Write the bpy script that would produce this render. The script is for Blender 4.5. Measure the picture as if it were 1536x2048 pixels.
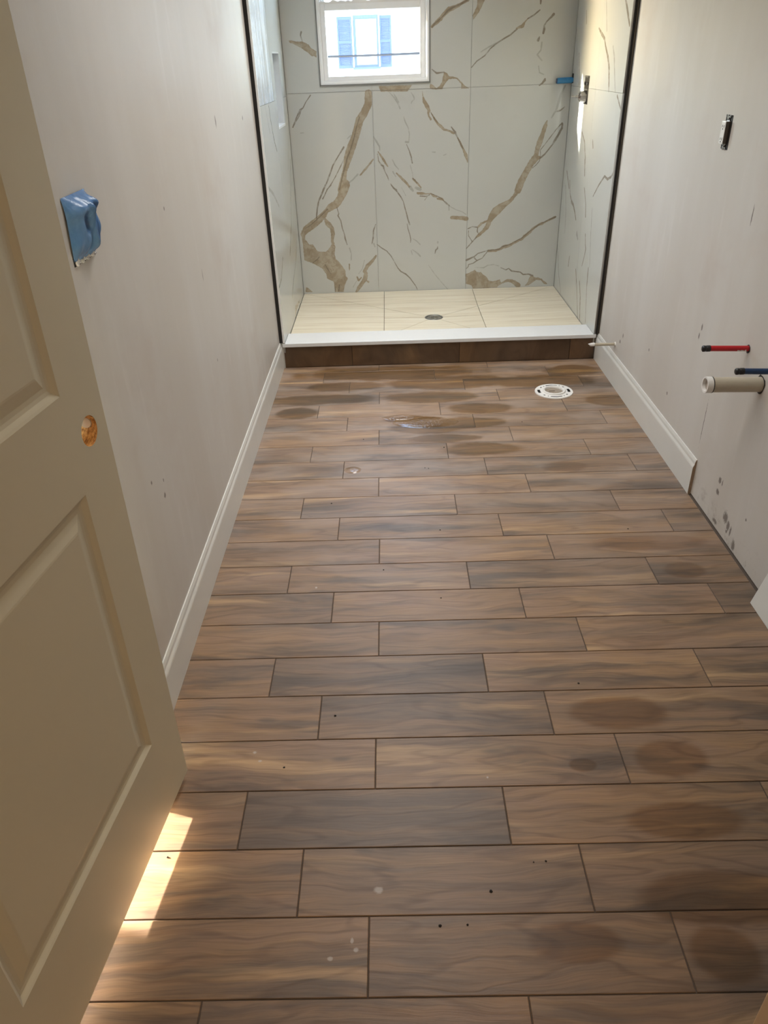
import bpy, bmesh, math, random
import numpy as np
from mathutils import Matrix, Vector

for o in list(bpy.data.objects):
    bpy.data.objects.remove(o, do_unlink=True)
random.seed(7)
SC = bpy.context.scene
COL = SC.collection

# ------------------------------------------------------------------ camera
cam_d = bpy.data.cameras.new('camera')
cam_d.sensor_fit = 'VERTICAL'
cam_d.sensor_height = 36.0
cam_d.lens = 1471.8 / 2048 * 36.0
cam_d.clip_start = 0.02
cam = bpy.data.objects.new('camera', cam_d)
COL.objects.link(cam)
_r = Vector((0.99948096, 0.00099181, -0.03219985))
_u = Vector((0.02687962, 0.52525514, 0.85052015))
_w = Vector((-0.01775669, 0.85094421, -0.52495585))
cam.matrix_world = Matrix(((_r.x, _u.x, -_w.x, 0), (_r.y, _u.y, -_w.y, 0), (_r.z, _u.z, -_w.z, 1.5078), (0, 0, 0, 1)))
SC.camera = cam

# ------------------------------------------------------------------ light
SUN_DIR = Vector((1.0, -0.29, -0.324)).normalized()
world = bpy.data.worlds.new('sky'); SC.world = world
world.use_nodes = True
wn = world.node_tree; wn.nodes.clear()
w_out = wn.nodes.new('ShaderNodeOutputWorld'); w_bg = wn.nodes.new('ShaderNodeBackground')
w_sky = wn.nodes.new('ShaderNodeTexSky')
w_sky.sky_type = 'NISHITA'; w_sky.sun_disc = False
w_sky.sun_elevation = math.radians(17.3)
w_sky.sun_rotation = math.atan2(-SUN_DIR.x, -SUN_DIR.y)
w_sky.dust_density = 2.0
wn.links.new(w_sky.outputs[0], w_bg.inputs[0]); wn.links.new(w_bg.outputs[0], w_out.inputs[0])
w_bg.inputs[1].default_value = 4.3

sun_d = bpy.data.lights.new('sun', 'SUN'); sun_d.energy = 40.0; sun_d.angle = math.radians(1.0)
sun_d.color = (1.0, 0.92, 0.80)
sun = bpy.data.objects.new('sun', sun_d); COL.objects.link(sun)
sun.rotation_euler = SUN_DIR.to_track_quat('-Z', 'Y').to_euler(); sun.location = (-6, 4, 6)

def area(name, loc, direction, sx, sy, energy, color):
    d = bpy.data.lights.new(name, 'AREA'); d.shape = 'RECTANGLE'; d.size = sx; d.size_y = sy
    d.energy = energy; d.color = color
    o = bpy.data.objects.new(name, d); COL.objects.link(o)
    o.location = loc; o.rotation_euler = Vector(direction).to_track_quat('-Z', 'Y').to_euler()
    return o
por = area('window_portal', (-0.065, 5.30, 1.80), (0, -1, 0), 0.70, 0.90, 1, (1, 1, 1))
por.data.cycles.is_portal = True
# added ceiling fill light, out of frame, and the lit hall behind the camera
cl = area('ceiling_fill', (0.02, 3.20, 2.42), (0, 0, -1), 0.45, 3.0, 21.0, (1.0, 0.975, 0.94))
cl.data.spread = math.radians(120)
area('hall_lamp', (0.3, -1.3, 2.40), (0, 0, -1), 0.9, 0.9, 14.0, (1.0, 0.74, 0.48))

vs = SC.view_settings
vs.view_transform = 'Standard'; vs.look = 'None'; vs.gamma = 1.0; vs.use_curve_mapping = False
vs.exposure = 0.45

VEINS = {
 'back': [
  ('b', [(-108,1324,21.9),(-111,1266,23.2),(-140,1216,23.2),(-169,1181,24.5),(-187,1126,24.5),(-206,1078,24.5),(-232,1022,27.1),(-253,973,25.8),(-264,932,19.3),(-278,894,15.5),(-290,852,19.3),(-292,818,28.4),(-301,781,30.9)]),
  ('t', [(-168,1197,2.6),(-189,1146,3.1),(-210,1079,3.6),(-234,1018,4.1),(-258,969,4.1),(-277,916,4.1),(-296,861,3.6),(-320,785,4.6)]),
  ('t', [(-277,1032,5.7),(-317,979,3.1),(-352,931,4.6),(-379,872,4.6),(-401,826,4.1),(-428,785,4.1)]),
  ('t', [(-281,962,1.5),(-302,925,2.6),(-338,867,2.6),(-364,829,2.6),(-399,787,2.6)]),
  ('g', [(-227,1099,3.6),(-251,1080,2.6)]),
  ('t', [(-464,1326,3.6),(-496,1290,2.1),(-516,1259,3.6),(-535,1248,5.7),(-562,1206,3.6),(-589,1155,4.1)]),
  ('t', [(-526,1252,2.1),(-543,1217,2.6),(-570,1182,2.6),(-589,1155,3.1)]),
  ('g', [(-545,1121,2.6),(-524,1122,2.6)]),
  ('b', [(-93,956,5.2),(-122,923,5.7),(-151,895,6.2),(-180,866,5.2)]),
  ('g', [(-196,871,5.7),(-228,842,4.1),(-257,821,4.6)]),
  ('g', [(-85,1087,2.6),(-68,1058,5.7),(-50,1029,4.6),(-48,1008,3.1)]),
  ('b', [(-58,998,3.9),(-39,971,6.2),(-17,937,7.7),(1,911,3.1)]),
  ('t', [(-63,988,2.6),(-58,946,2.6),(-40,921,5.2),(-29,914,5.2),(-21,886,2.6),(-3,852,3.1),(4,830,1.5)]),
  ('t', [(16,808,2.1),(34,782,4.6),(53,770,4.1)]),
  ('t', [(21,799,3.6),(57,759,4.1),(80,728,4.1),(96,699,2.6),(105,663,3.1),(116,623,3.6),(125,586,4.1),(136,554,4.6)]),
  ('t', [(120,557,3.1),(124,527,2.6),(136,490,2.6),(142,458,2.6),(140,439,2.1)]),
  ('g', [(22,1327,2.6),(52,1295,3.6),(73,1264,4.1),(86,1236,4.1)]),
  ('g', [(48,1319,2.1),(61,1299,3.6),(78,1271,3.6)]),
  ('g', [(107,1192,2.1),(116,1164,3.6),(135,1128,3.1),(142,1092,2.6),(137,1051,3.1)]),
  ('g', [(118,1050,6.2),(134,1048,6.2)]),
  ('t', [(123,1035,2.1),(140,998,3.1),(151,964,4.1),(158,927,3.6)]),
  ('g', [(144,915,2.6),(157,872,2.1),(161,846,1.5)]),
  ('b', [(224,1326,2.1),(228,1297,3.6),(237,1270,10.3),(255,1239,11.6),(266,1219,9.0)]),
  ('b', [(259,1211,5.2),(266,1187,5.2),(277,1171,6.4)]),
  ('b', [(277,1209,2.6),(299,1174,5.7),(317,1150,6.4),(340,1129,9.0),(358,1113,7.7),(381,1108,5.2),(403,1099,6.4),(421,1089,6.4)]),
  ('t', [(277,1209,2.1),(299,1174,3.1),(322,1150,2.6)]),
  ('t', [(405,1125,2.6),(430,1094,6.7),(447,1062,3.1),(466,1028,3.6),(482,999,4.1)]),
  ('b', [(447,1062,4.1),(466,1028,6.7),(487,991,6.4),(501,962,11.6),(509,936,6.4),(514,915,1.5)]),
  ('P', [(-45,1362),(163,1361),(132,1327),(-31,1331)]),
  ('g', [(154,1323,2.1),(171,1299,3.6),(175,1284,2.6),(160,1273,3.1),(155,1261,2.1)]),
  ('g', [(32,880,4.1),(50,850,3.1)]),
  ('b', [(55,871,4.6),(87,840,7.7),(114,814,8.2),(137,787,6.2)]),
  ('g', [(30,952,2.6),(47,918,3.6),(70,892,2.6)]),
  ('b', [(161,834,5.7),(189,807,6.7),(212,780,4.1)]),
  ('t', [(161,838,2.6),(189,807,2.6)]),
  ('g', [(286,987,3.6),(305,985,3.1)]),
  ('g', [(360,966,3.1),(375,972,2.6)]),
  ('b', [(1003,1140,3.9),(994,1112,12.9),(983,1073,12.9),(969,1029,18.0),(956,988,15.5),(948,947,14.2),(924,906,20.6),(903,869,19.3),(883,832,20.6),(862,790,23.2),(847,745,23.2)]),
  ('b', [(967,934,11.6),(924,898,15.5)]),
  ('t', [(1100,1121,5.2),(1100,1097,6.7),(1079,1057,6.7),(1060,1026,7.2),(1048,1006,4.1),(1023,974,3.6),(1003,950,4.6),(977,930,5.2)]),
  ('t', [(1098,1125,3.6),(1071,1098,2.6),(1043,1063,2.6),(1006,1015,2.1),(973,975,2.6),(978,946,2.1),(973,913,2.6),(952,889,2.6),(931,873,2.6)]),
  ('g', [(1098,1327,5.2),(1076,1286,5.7),(1067,1244,7.7),(1057,1205,6.2),(1038,1170,5.2),(1028,1155,3.1)]),
  ('t', [(1105,1213,3.1),(1080,1194,4.6),(1050,1188,3.1)]),
  ('t', [(973,1359,5.2),(957,1346,4.6),(938,1333,2.6)]),
  ('t', [(-409,815,5.2),(-434,768,5.2),(-461,717,4.6),(-474,673,4.6),(-484,615,4.6)]),
  ('t', [(-372,814,2.6),(-399,789,3.6),(-421,750,3.1),(-434,731,4.1)]),
  ('b', [(-286,811,36.1),(-298,768,28.4),(-319,730,23.2),(-349,695,24.5),(-384,679,23.2),(-414,657,14.2),(-435,631,20.6),(-471,601,23.2),(-516,571,25.8),(-557,545,23.2),(-584,513,15.5)]),
  ('P', [(-593,546),(-567,513),(-570,481),(-546,447),(-522,449),(-509,427),(-494,401),(-438,395),(-407,424),(-390,452),(-369,432),(-378,381),(-373,348),(-345,318),(-313,269),(-311,230),(-297,215),(-322,167),(-332,120),(-393,122),(-398,194),(-441,215),(-444,244),(-475,289),(-527,319),(-589,345)]),
  ('b', [(-427,604,7.7),(-410,576,18.0),(-386,548,12.9),(-381,507,14.2),(-389,466,9.0),(-385,447,10.3)]),
  ('t', [(-532,326,2.1),(-500,347,3.1),(-484,365,2.1)]),
  ('t', [(-449,312,2.6),(-432,278,3.6),(-414,248,2.1)]),
  ('t', [(-360,168,5.2),(-367,129,5.2)]),
  ('t', [(-390,159,3.1),(-392,124,3.1)]),
  ('t', [(-556,554,2.1),(-521,575,2.1),(-454,627,3.1),(-408,666,4.1)]),
  ('t', [(-344,677,2.6),(-334,637,3.6),(-340,624,3.6),(-323,592,3.6),(-316,546,3.1),(-304,504,3.1),(-301,477,4.6),(-289,437,2.6)]),
  ('g', [(-275,415,4.1),(-265,377,3.1),(-268,335,3.1)]),
  ('b', [(-282,307,5.2),(-284,268,3.1)]),
  ('t', [(-92,562,2.1),(-108,521,4.1),(-112,475,4.1),(-121,438,3.1)]),
  ('g', [(-109,438,5.2),(-102,419,4.1)]),
  ('t', [(-87,433,2.1),(-56,408,3.6),(-23,388,3.1),(5,355,3.6),(24,321,2.6),(48,277,3.1)]),
  ('t', [(51,272,3.1),(70,249,4.1),(105,229,4.6),(134,201,3.6),(159,166,3.1),(173,146,2.6),(183,121,2.6)]),
  ('b', [(-97,358,6.4),(-123,325,10.3),(-159,293,12.9),(-181,255,11.6)]),
  ('b', [(-171,245,12.9),(-178,206,15.5),(-204,173,12.9),(-226,144,12.9),(-242,120,7.7)]),
  ('b', [(-232,218,6.4),(-223,198,7.7),(-202,217,3.1)]),
  ('b', [(-173,196,5.2),(-156,185,6.4)]),
  ('g', [(-177,332,2.1),(-194,275,2.1),(-221,242,2.1)]),
  ('g', [(-238,194,2.1),(-266,150,2.1)]),
  ('P', [(-593,165),(-567,145),(-546,126),(-601,126)]),
  ('b', [(191,746,7.2),(216,745,9.3),(245,740,4.1),(277,741,3.6),(296,727,8.8),(315,722,5.2)]),
  ('t', [(207,728,3.6),(245,725,3.6),(268,733,3.1)]),
  ('t', [(254,724,2.1),(237,703,2.1)]),
  ('b', [(320,709,6.4),(348,706,8.8),(362,697,4.1)]),
  ('t', [(277,741,2.1),(315,727,2.6),(348,708,2.6),(362,694,2.6),(377,681,5.7),(400,662,3.6)]),
  ('g', [(396,663,3.1),(398,636,4.1)]),
  ('g', [(405,658,2.6),(443,637,2.1),(486,622,2.6),(511,605,2.6)]),
  ('b', [(418,588,11.6),(464,585,11.6),(514,579,14.2)]),
  ('g', [(142,784,10.3),(160,762,6.4)]),
  ('g', [(179,779,7.7),(207,769,10.3)]),
  ('g', [(86,784,1.5),(113,733,2.1)]),
  ('g', [(155,462,2.1),(181,447,3.6),(205,423,3.1)]),
  ('g', [(151,392,2.1),(185,368,4.6),(205,346,4.6)]),
  ('g', [(144,385,2.6),(151,359,2.6)]),
  ('g', [(324,436,5.2),(325,431,5.2)]),
  ('t', [(324,406,2.6),(322,392,5.2),(310,383,4.1),(306,361,2.6)]),
  ('g', [(263,284,2.1),(303,225,2.3),(353,165,2.3),(398,114,2.3)]),
  ('b', [(854,774,20.6),(843,736,14.2),(825,710,11.6),(799,680,11.6),(772,664,16.8),(740,643,23.2),(708,617,28.4),(685,591,23.2),(668,560,15.5),(655,524,15.5),(632,497,10.3),(604,475,10.3),(585,458,6.2)]),
  ('t', [(585,458,3.6),(557,428,3.1),(520,388,3.1)]),
  ('b', [(653,560,5.2),(616,544,7.7),(593,522,6.4)]),
  ('t', [(586,522,4.1),(554,526,3.1),(526,514,3.1)]),
  ('t', [(591,517,3.6),(589,494,3.1),(602,475,2.6)]),
  ('t', [(530,501,2.6),(532,468,2.6),(557,431,2.6)]),
  ('b', [(1107,571,6.2),(1087,562,7.7),(1064,552,6.2),(1041,539,4.1),(1018,531,10.3),(995,522,7.7),(967,505,7.7),(940,478,10.3),(908,454,10.3),(890,434,7.2),(857,423,8.8),(829,408,7.7),(811,397,10.3),(777,391,12.9),(753,378,7.7),(720,367,9.3),(671,366,8.8)]),
  ('t', [(1107,571,3.6),(1064,554,3.1),(995,522,3.6),(940,483,2.6),(899,448,3.6),(848,421,3.6),(810,402,3.1),(762,391,5.2),(739,373,3.1),(666,369,3.6)]),
  ('t', [(666,369,3.1),(599,352,3.1),(575,332,4.1),(522,310,6.7)]),
  ('t', [(664,364,2.6),(629,320,3.1),(595,305,3.6),(567,287,3.1),(537,280,3.1),(535,266,3.1),(521,252,3.1)]),
  ('t', [(570,329,5.7),(580,317,4.1),(595,305,2.6)]),
  ('P', [(518,216),(553,229),(580,243),(596,228),(623,227),(643,207),(664,194),(680,169),(705,161),(729,165),(759,174),(765,154),(785,149),(746,128),(742,118),(572,114),(561,138),(521,150)]),
  ('b', [(780,151,6.4),(809,163,10.3),(839,159,11.6),(865,144,15.5),(886,128,18.0)]),
  ('t', [(760,252,2.6),(795,236,4.1),(814,245,3.1),(835,227,4.6),(895,218,3.6),(916,201,4.6),(955,202,4.1),(981,191,6.4)]),
  ('P', [(975,196),(1001,178),(1021,178),(1047,167),(1079,142),(1092,129),(1065,130),(1043,158),(1008,161),(961,126),(931,123),(954,151),(957,175)]),
  ('g', [(582,260,1.5),(641,255,3.6),(670,271,3.1),(709,275,3.1),(744,264,2.6)]),
  ('b', [(506,1791,9.5),(490,1778,8.8),(452,1761,7.5),(420,1746,10.2),(381,1736,13.6),(354,1714,11.6),(332,1692,11.6),(305,1672,10.2),(282,1654,6.8)]),
  ('t', [(490,1778,4.1),(452,1761,4.8),(403,1744,5.4),(376,1731,6.1),(343,1700,2.7),(299,1669,5.4),(282,1651,2.7)]),
  ('P', [(544,1812),(609,1810),(589,1774),(569,1734),(553,1712),(524,1678),(521,1704),(546,1749)]),
  ('t', [(914,1777,4.8),(915,1759,5.4),(915,1746,4.1)]),
  ('t', [(913,1716,3.4),(879,1692,4.1),(847,1677,3.4)]),
  ('b', [(847,1677,2.7),(826,1657,6.1),(816,1641,10.2),(784,1631,5.4)]),
  ('t', [(784,1626,4.1),(747,1599,4.1),(709,1581,4.1),(665,1557,4.1),(632,1534,3.4),(600,1499,3.1),(555,1474,3.1),(522,1441,2.7)]),
  ('g', [(665,1559,4.8),(621,1542,4.1),(576,1519,2.7)]),
  ('t', [(995,1693,7.5),(985,1682,6.1),(959,1660,3.4),(944,1639,4.1),(946,1621,6.8),(942,1602,6.1)]),
  ('t', [(921,1584,3.4),(914,1568,8.2)]),
  ('g', [(937,1555,4.8),(935,1517,4.1),(914,1494,4.1),(944,1464,4.1)]),
  ('g', [(927,1435,3.4),(935,1401,3.4),(962,1390,3.4)]),
  ('t', [(971,1365,6.1),(957,1345,5.4),(941,1333,2.7)]),
  ('t', [(283,1439,2.7),(311,1418,4.8),(357,1422,3.4)]),
  ('P', [(357,1424),(377,1416),(386,1399),(409,1398),(438,1389),(467,1366),(485,1346),(511,1332),(462,1330),(462,1356),(432,1385),(409,1385),(386,1384),(358,1355),(347,1333),(289,1332),(271,1337),(271,1362),(289,1357),(312,1339),(329,1351),(346,1375),(349,1400)]),
  ('P', [(-573,1615),(-551,1614),(-525,1608),(-503,1605),(-490,1608),(-469,1598),(-453,1590),(-442,1573),(-408,1553),(-411,1520),(-423,1529),(-436,1529),(-457,1546),(-485,1564),(-515,1581),(-540,1595),(-565,1601)]),
  ('t', [(-491,1654,4.8),(-497,1637,3.5),(-490,1612,3.1)]),
 ],
 'right': [
  ('t', [(4215,1722,9.0),(4190,1701,9.0),(4140,1657,10.5),(4078,1600,7.5)]),
  ('t', [(4653,1604,4.5),(4588,1580,9.0),(4507,1553,9.0),(4474,1521,7.5),(4399,1470,10.5),(4357,1423,12.0),(4330,1362,9.0),(4315,1326,6.0)]),
  ('g', [(4328,1519,6.0),(4282,1473,10.5),(4227,1379,6.0),(4195,1330,6.0)]),
  ('g', [(4567,1743,6.0),(4483,1589,6.0)]),
  ('t', [(4148,1312,6.0),(4062,1261,6.0)]),
  ('t', [(5069,1494,5.2),(4990,1337,5.2)]),
  ('g', [(5190,1611,6.0),(5045,1352,6.0)]),
  ('t', [(4808,1103,6.0),(4725,1063,6.0),(4666,982,7.5),(4647,920,6.0)]),
  ('t', [(4537,1083,6.0),(4514,1048,6.0)]),
  ('g', [(4979,1695,6.0),(4952,1640,10.5)]),
  ('g', [(5219,1020,6.0),(5297,965,6.0)]),
  ('g', [(5295,1315,6.0),(5242,1281,6.0)]),
  ('t', [(4671,970,7.7),(4640,893,7.7)]),
  ('t', [(4613,828,5.4),(4544,751,5.4),(4519,690,7.7)]),
  ('g', [(5109,774,6.2),(5035,632,7.7),(5011,506,6.2)]),
  ('t', [(5109,859,6.2),(5047,807,6.9),(5006,773,6.2)]),
  ('t', [(5002,818,5.4),(4962,745,5.4),(4901,709,12.3),(4847,698,10.0),(4798,672,8.5),(4744,632,5.4)]),
  ('g', [(4688,563,15.4),(4650,541,10.8)]),
  ('t', [(4401,816,4.6),(4303,888,5.4),(4211,942,6.2),(4147,936,6.9),(4088,954,6.2),(4043,987,6.2)]),
  ('g', [(4391,753,6.2),(4362,631,6.2),(4308,456,4.6)]),
  ('t', [(4481,599,5.4),(4457,547,4.6),(4436,527,6.9),(4449,486,4.6),(4483,420,3.8)]),
  ('t', [(4332,443,6.2),(4328,398,8.5),(4321,332,4.6),(4265,148,3.8)]),
  ('t', [(4623,366,5.4),(4550,271,5.4),(4441,93,5.4)]),
  ('t', [(4501,325,6.2),(4446,248,9.2),(4393,98,6.9)]),
  ('g', [(5192,389,6.2),(5071,220,7.7),(4974,131,6.2)]),
  ('t', [(4818,399,4.6),(4828,339,6.2)]),
 ],
 'left': [
  ('t', [(4376,1316,6.0),(4398,1246,7.5),(4453,1151,8.2),(4524,1087,5.2)]),
  ('g', [(4474,1687,7.5),(4472,1577,7.5)]),
  ('g', [(4241,1322,4.5),(4320,1193,6.0)]),
  ('g', [(5189,1209,4.5),(4948,941,4.5)]),
  ('t', [(5237,1051,5.2),(5315,971,5.2)]),
  ('t', [(5091,981,5.8),(4994,833,5.8),(4846,640,6.7),(4658,502,8.3)]),
  ('t', [(5116,532,5.0),(4906,401,5.8),(4703,334,8.3),(4561,269,5.8)]),
  ('g', [(4027,976,8.3),(4223,908,10.0),(4389,821,8.3)]),
  ('t', [(4332,558,5.0),(4192,474,5.8),(4045,451,5.8)]),
  ('t', [(5266,280,9.2),(5260,238,7.5)]),
  ('b', [(4912,147,8.3),(4686,163,20.0),(4621,123,8.3)]),
 ],
}

# ------------------------------------------------------------------ mesh helpers
def mesh_obj(name, verts, faces, mat, parent=None, smooth=False):
    me = bpy.data.meshes.new(name)
    me.from_pydata([tuple(v) for v in verts], [], [tuple(f) for f in faces])
    me.update()
    if smooth:
        for p in me.polygons: p.use_smooth = True
    if mat: me.materials.append(mat)
    o = bpy.data.objects.new(name, me); COL.objects.link(o)
    if parent: o.parent = parent
    return o

def bm_obj(name, bm, mat, parent=None, smooth=False, mats=None):
    me = bpy.data.meshes.new(name); bm.normal_update(); bm.to_mesh(me); bm.free()
    if smooth:
        for p in me.polygons: p.use_smooth = True
    for m in (mats or [mat]): me.materials.append(m)
    o = bpy.data.objects.new(name, me); COL.objects.link(o)
    if parent: o.parent = parent
    return o

def add_box(bm, x0, x1, y0, y1, z0, z1, bev=0.0, M=None, mi=0):
    vs_ = [bm.verts.new((x, y, z)) for z in (z0, z1) for y in (y0, y1) for x in (x0, x1)]
    fs = [bm.faces.new([vs_[i] for i in q]) for q in ((0, 2, 3, 1), (4, 5, 7, 6), (0, 1, 5, 4), (2, 6, 7, 3), (0, 4, 6, 2), (1, 3, 7, 5))]
    for f in fs: f.material_index = mi
    allv = list(vs_)
    if bev > 0:
        es = list({e for f in fs for e in f.edges})
        r = bmesh.ops.bevel(bm, geom=es, offset=bev, segments=2, profile=0.6, affect='EDGES')
        allv = list({v for f in r['faces'] for v in f.verts} | {v for v in allv if v.is_valid})
    if M is not None:
        bmesh.ops.transform(bm, matrix=M, verts=list({v for v in allv if v.is_valid}))

def add_tube(bm, p0, p1, r0, r1=None, seg=20, caps=True, bore=0.0, mi=0):
    p0 = Vector(p0); p1 = Vector(p1); r1 = r0 if r1 is None else r1
    d = (p1 - p0).normalized(); a = d.orthogonal().normalized(); b = d.cross(a)
    def ring(c, r): return [bm.verts.new(c + (a * math.cos(t) + b * math.sin(t)) * r) for t in [2 * math.pi * i / seg for i in range(seg)]]
    A = ring(p0, r0); B = ring(p1, r1); fs = []
    for i in range(seg):
        j = (i + 1) % seg; fs.append(bm.faces.new((A[i], A[j], B[j], B[i])))
    if bore > 0:
        A2 = ring(p0, bore); B2 = ring(p1, bore)
        for i in range(seg):
            j = (i + 1) % seg
            fs.append(bm.faces.new((A2[j], A2[i], B2[i], B2[j])))
            fs.append(bm.faces.new((A[j], A[i], A2[i], A2[j])))
            fs.append(bm.faces.new((B[i], B[j], B2[j], B2[i])))
    elif caps:
        fs.append(bm.faces.new(A[::-1])); fs.append(bm.faces.new(B))
    for f in fs: f.material_index = mi

def add_lathe(bm, prof, seg=48, M=None, mi=0):
    rings = []
    for r, z in prof:
        rings.append([bm.verts.new((r * math.cos(2 * math.pi * i / seg), r * math.sin(2 * math.pi * i / seg), z)) for i in range(seg)])
    for k in range(len(rings) - 1):
        for i in range(seg):
            j = (i + 1) % seg
            f = bm.faces.new((rings[k][i], rings[k][j], rings[k + 1][j], rings[k + 1][i])); f.material_index = mi
    if M is not None: bmesh.ops.transform(bm, matrix=M, verts=[v for r_ in rings for v in r_])

def add_prism(bm, pts, z0, z1, mi=0, M=None):
    A = [bm.verts.new((x, y, z0)) for x, y in pts]; B = [bm.verts.new((x, y, z1)) for x, y in pts]
    n = len(pts)
    fs = [bm.faces.new(A[::-1]), bm.faces.new(B)] + [bm.faces.new((A[i], A[(i + 1) % n], B[(i + 1) % n], B[i])) for i in range(n)]
    for f in fs: f.material_index = mi
    if M is not None: bmesh.ops.transform(bm, matrix=M, verts=A + B)

def box(name, x0, x1, y0, y1, z0, z1, mat, parent=None, bev=0.0):
    bm = bmesh.new(); add_box(bm, x0, x1, y0, y1, z0, z1, bev); return bm_obj(name, bm, mat, parent)

def thing(name, label, cat, loc=(0, 0, 0), group=None, kind=None):
    o = bpy.data.objects.new(name, None); COL.objects.link(o); o.location = loc; o.empty_display_size = 0.05
    o['label'] = label; o['category'] = cat
    if group: o['group'] = group
    if kind: o['kind'] = kind
    return o
def tag(o, label, cat, group=None):
    o['label'] = label; o['category'] = cat
    if group: o['group'] = group
    return o
def struct(o, label=None):
    o['kind'] = 'structure'
    if label: o['label'] = label
    return o
def hook(o, parent):
    """parent with the object's world placement kept (parents are only translated)"""
    o.parent = parent; o.location = Vector(o.location) - Vector(parent.location); return o

# ------------------------------------------------------------------ node helpers
class NT:
    def __init__(s, name):
        s.m = bpy.data.materials.new(name); s.m.use_nodes = True; s.t = s.m.node_tree; s.t.nodes.clear()
        s.out = s.t.nodes.new('ShaderNodeOutputMaterial')
        s.b = s.t.nodes.new('ShaderNodeBsdfPrincipled'); s.t.links.new(s.b.outputs[0], s.out.inputs[0])
    def n(s, typ, **kw):
        nd = s.t.nodes.new(typ)
        for k, v in kw.items(): setattr(nd, k, v)
        return nd
    def put(s, sock, v):
        if isinstance(v, bpy.types.NodeSocket): s.t.links.new(v, sock)
        elif v is not None:
            if isinstance(v, (tuple, list)) and len(v) == 3 and len(sock.default_value) == 4: v = tuple(v) + (1,)
            sock.default_value = v
    def set(s, **kw):
        nm = {'color': 'Base Color', 'rough': 'Roughness', 'metal': 'Metallic', 'normal': 'Normal', 'spec': 'Specular IOR Level', 'coat': 'Coat Weight', 'coatr': 'Coat Roughness'}
        for k, v in kw.items(): s.put(s.b.inputs[nm[k]], v)
        return s
    def coord(s, kind='Object'):
        return s.n('ShaderNodeTexCoord').outputs[kind]
    def pos(s): return s.n('ShaderNodeNewGeometry').outputs['Position']
    def mapping(s, v, scale=(1, 1, 1), loc=(0, 0, 0), rot=(0, 0, 0)):
        nd = s.n('ShaderNodeMapping'); s.put(nd.inputs[0], v); s.put(nd.inputs['Scale'], scale); s.put(nd.inputs['Location'], loc); s.put(nd.inputs['Rotation'], rot)
        return nd.outputs[0]
    def noise(s, v, scale, detail=3, rough=.5, dist=0.0, out=0):
        nd = s.n('ShaderNodeTexNoise'); s.put(nd.inputs['Vector'], v); s.put(nd.inputs['Scale'], scale)
        s.put(nd.inputs['Detail'], detail); s.put(nd.inputs['Roughness'], rough); s.put(nd.inputs['Distortion'], dist)
        return nd.outputs[out]
    def math(s, op, a, b=None, c=None, clamp=False):
        nd = s.n('ShaderNodeMath', operation=op, use_clamp=clamp)
        s.put(nd.inputs[0], a)
        if b is not None: s.put(nd.inputs[1], b)
        if c is not None: s.put(nd.inputs[2], c)
        return nd.outputs[0]
    def vmath(s, op, a, b=None, out=0):
        nd = s.n('ShaderNodeVectorMath', operation=op); s.put(nd.inputs[0], a)
        if b is not None: s.put(nd.inputs[1], b)
        return nd.outputs[out]
    def ramp(s, f, stops, interp='LINEAR'):
        nd = s.n('ShaderNodeValToRGB'); s.put(nd.inputs[0], f); e = nd.color_ramp.elements; nd.color_ramp.interpolation = interp
        while len(e) < len(stops): e.new(0.5)
        for i, (p, c) in enumerate(stops):
            e[i].position = p; e[i].color = (c, c, c, 1) if not isinstance(c, (tuple, list)) else tuple(c) + (1,)
        return nd.outputs[0]
    def step(s, f, a, b, lo=0.0, hi=1.0):
        nd = s.n('ShaderNodeMapRange', interpolation_type='SMOOTHSTEP'); s.put(nd.inputs[0], f)
        s.put(nd.inputs[1], a); s.put(nd.inputs[2], b); s.put(nd.inputs[3], lo); s.put(nd.inputs[4], hi); return nd.outputs[0]
    def mix(s, f, a, b, blend='MIX'):
        nd = s.n('ShaderNodeMix', data_type='RGBA', blend_type=blend); s.put(nd.inputs[0], f); s.put(nd.inputs[6], a); s.put(nd.inputs[7], b); return nd.outputs[2]
    def bump(s, h, strength=.2, dist=.001):
        nd = s.n('ShaderNodeBump'); s.put(nd.inputs['Height'], h); s.put(nd.inputs['Strength'], strength); s.put(nd.inputs['Distance'], dist); return nd.outputs[0]
    def attr(s, name, typ='GEOMETRY'):
        nd = s.n('ShaderNodeAttribute', attribute_type=typ, attribute_name=name); return nd.outputs['Fac']
    def sep(s, v):
        nd = s.n('ShaderNodeSeparateXYZ'); s.put(nd.inputs[0], v); return nd.outputs
    def comb(s, x, y, z):
        nd = s.n('ShaderNodeCombineXYZ'); s.put(nd.inputs[0], x); s.put(nd.inputs[1], y); s.put(nd.inputs[2], z); return nd.outputs[0]

def plain(name, col, rough=.5, metal=0.0, spec=.5, var=.06, scale=30, bump=0.0):
    t = NT(name); c = t.coord()
    f = t.noise(c, scale, 3)
    lo = tuple(v * (1 - var) for v in col); hi = tuple(min(1, v * (1 + var)) for v in col)
    t.set(color=t.mix(f, lo, hi), rough=rough, metal=metal, spec=spec)
    if bump: t.set(normal=t.bump(f, bump, .002))
    return t.m

# ------------------------------------------------------------------ materials
def ellipse_mask(t, pos, items, wob=0.35, noise_scale=14):
    """union of soft ellipses on the floor plane: (cx, cy, rx, ry)"""
    wv = t.noise(pos, noise_scale, 3, .6)
    res = None
    for cx, cy, rx, ry in items:
        d = t.vmath('MULTIPLY', t.vmath('SUBTRACT', pos, (cx, cy, 0)), (1 / rx, 1 / ry, 0))
        l = t.vmath('LENGTH', d, out=1)
        res = l if res is None else t.math('MINIMUM', res, l)
    return t.math('ADD', res, t.math('MULTIPLY', t.math('SUBTRACT', wv, .5), wob * 2))

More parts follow.
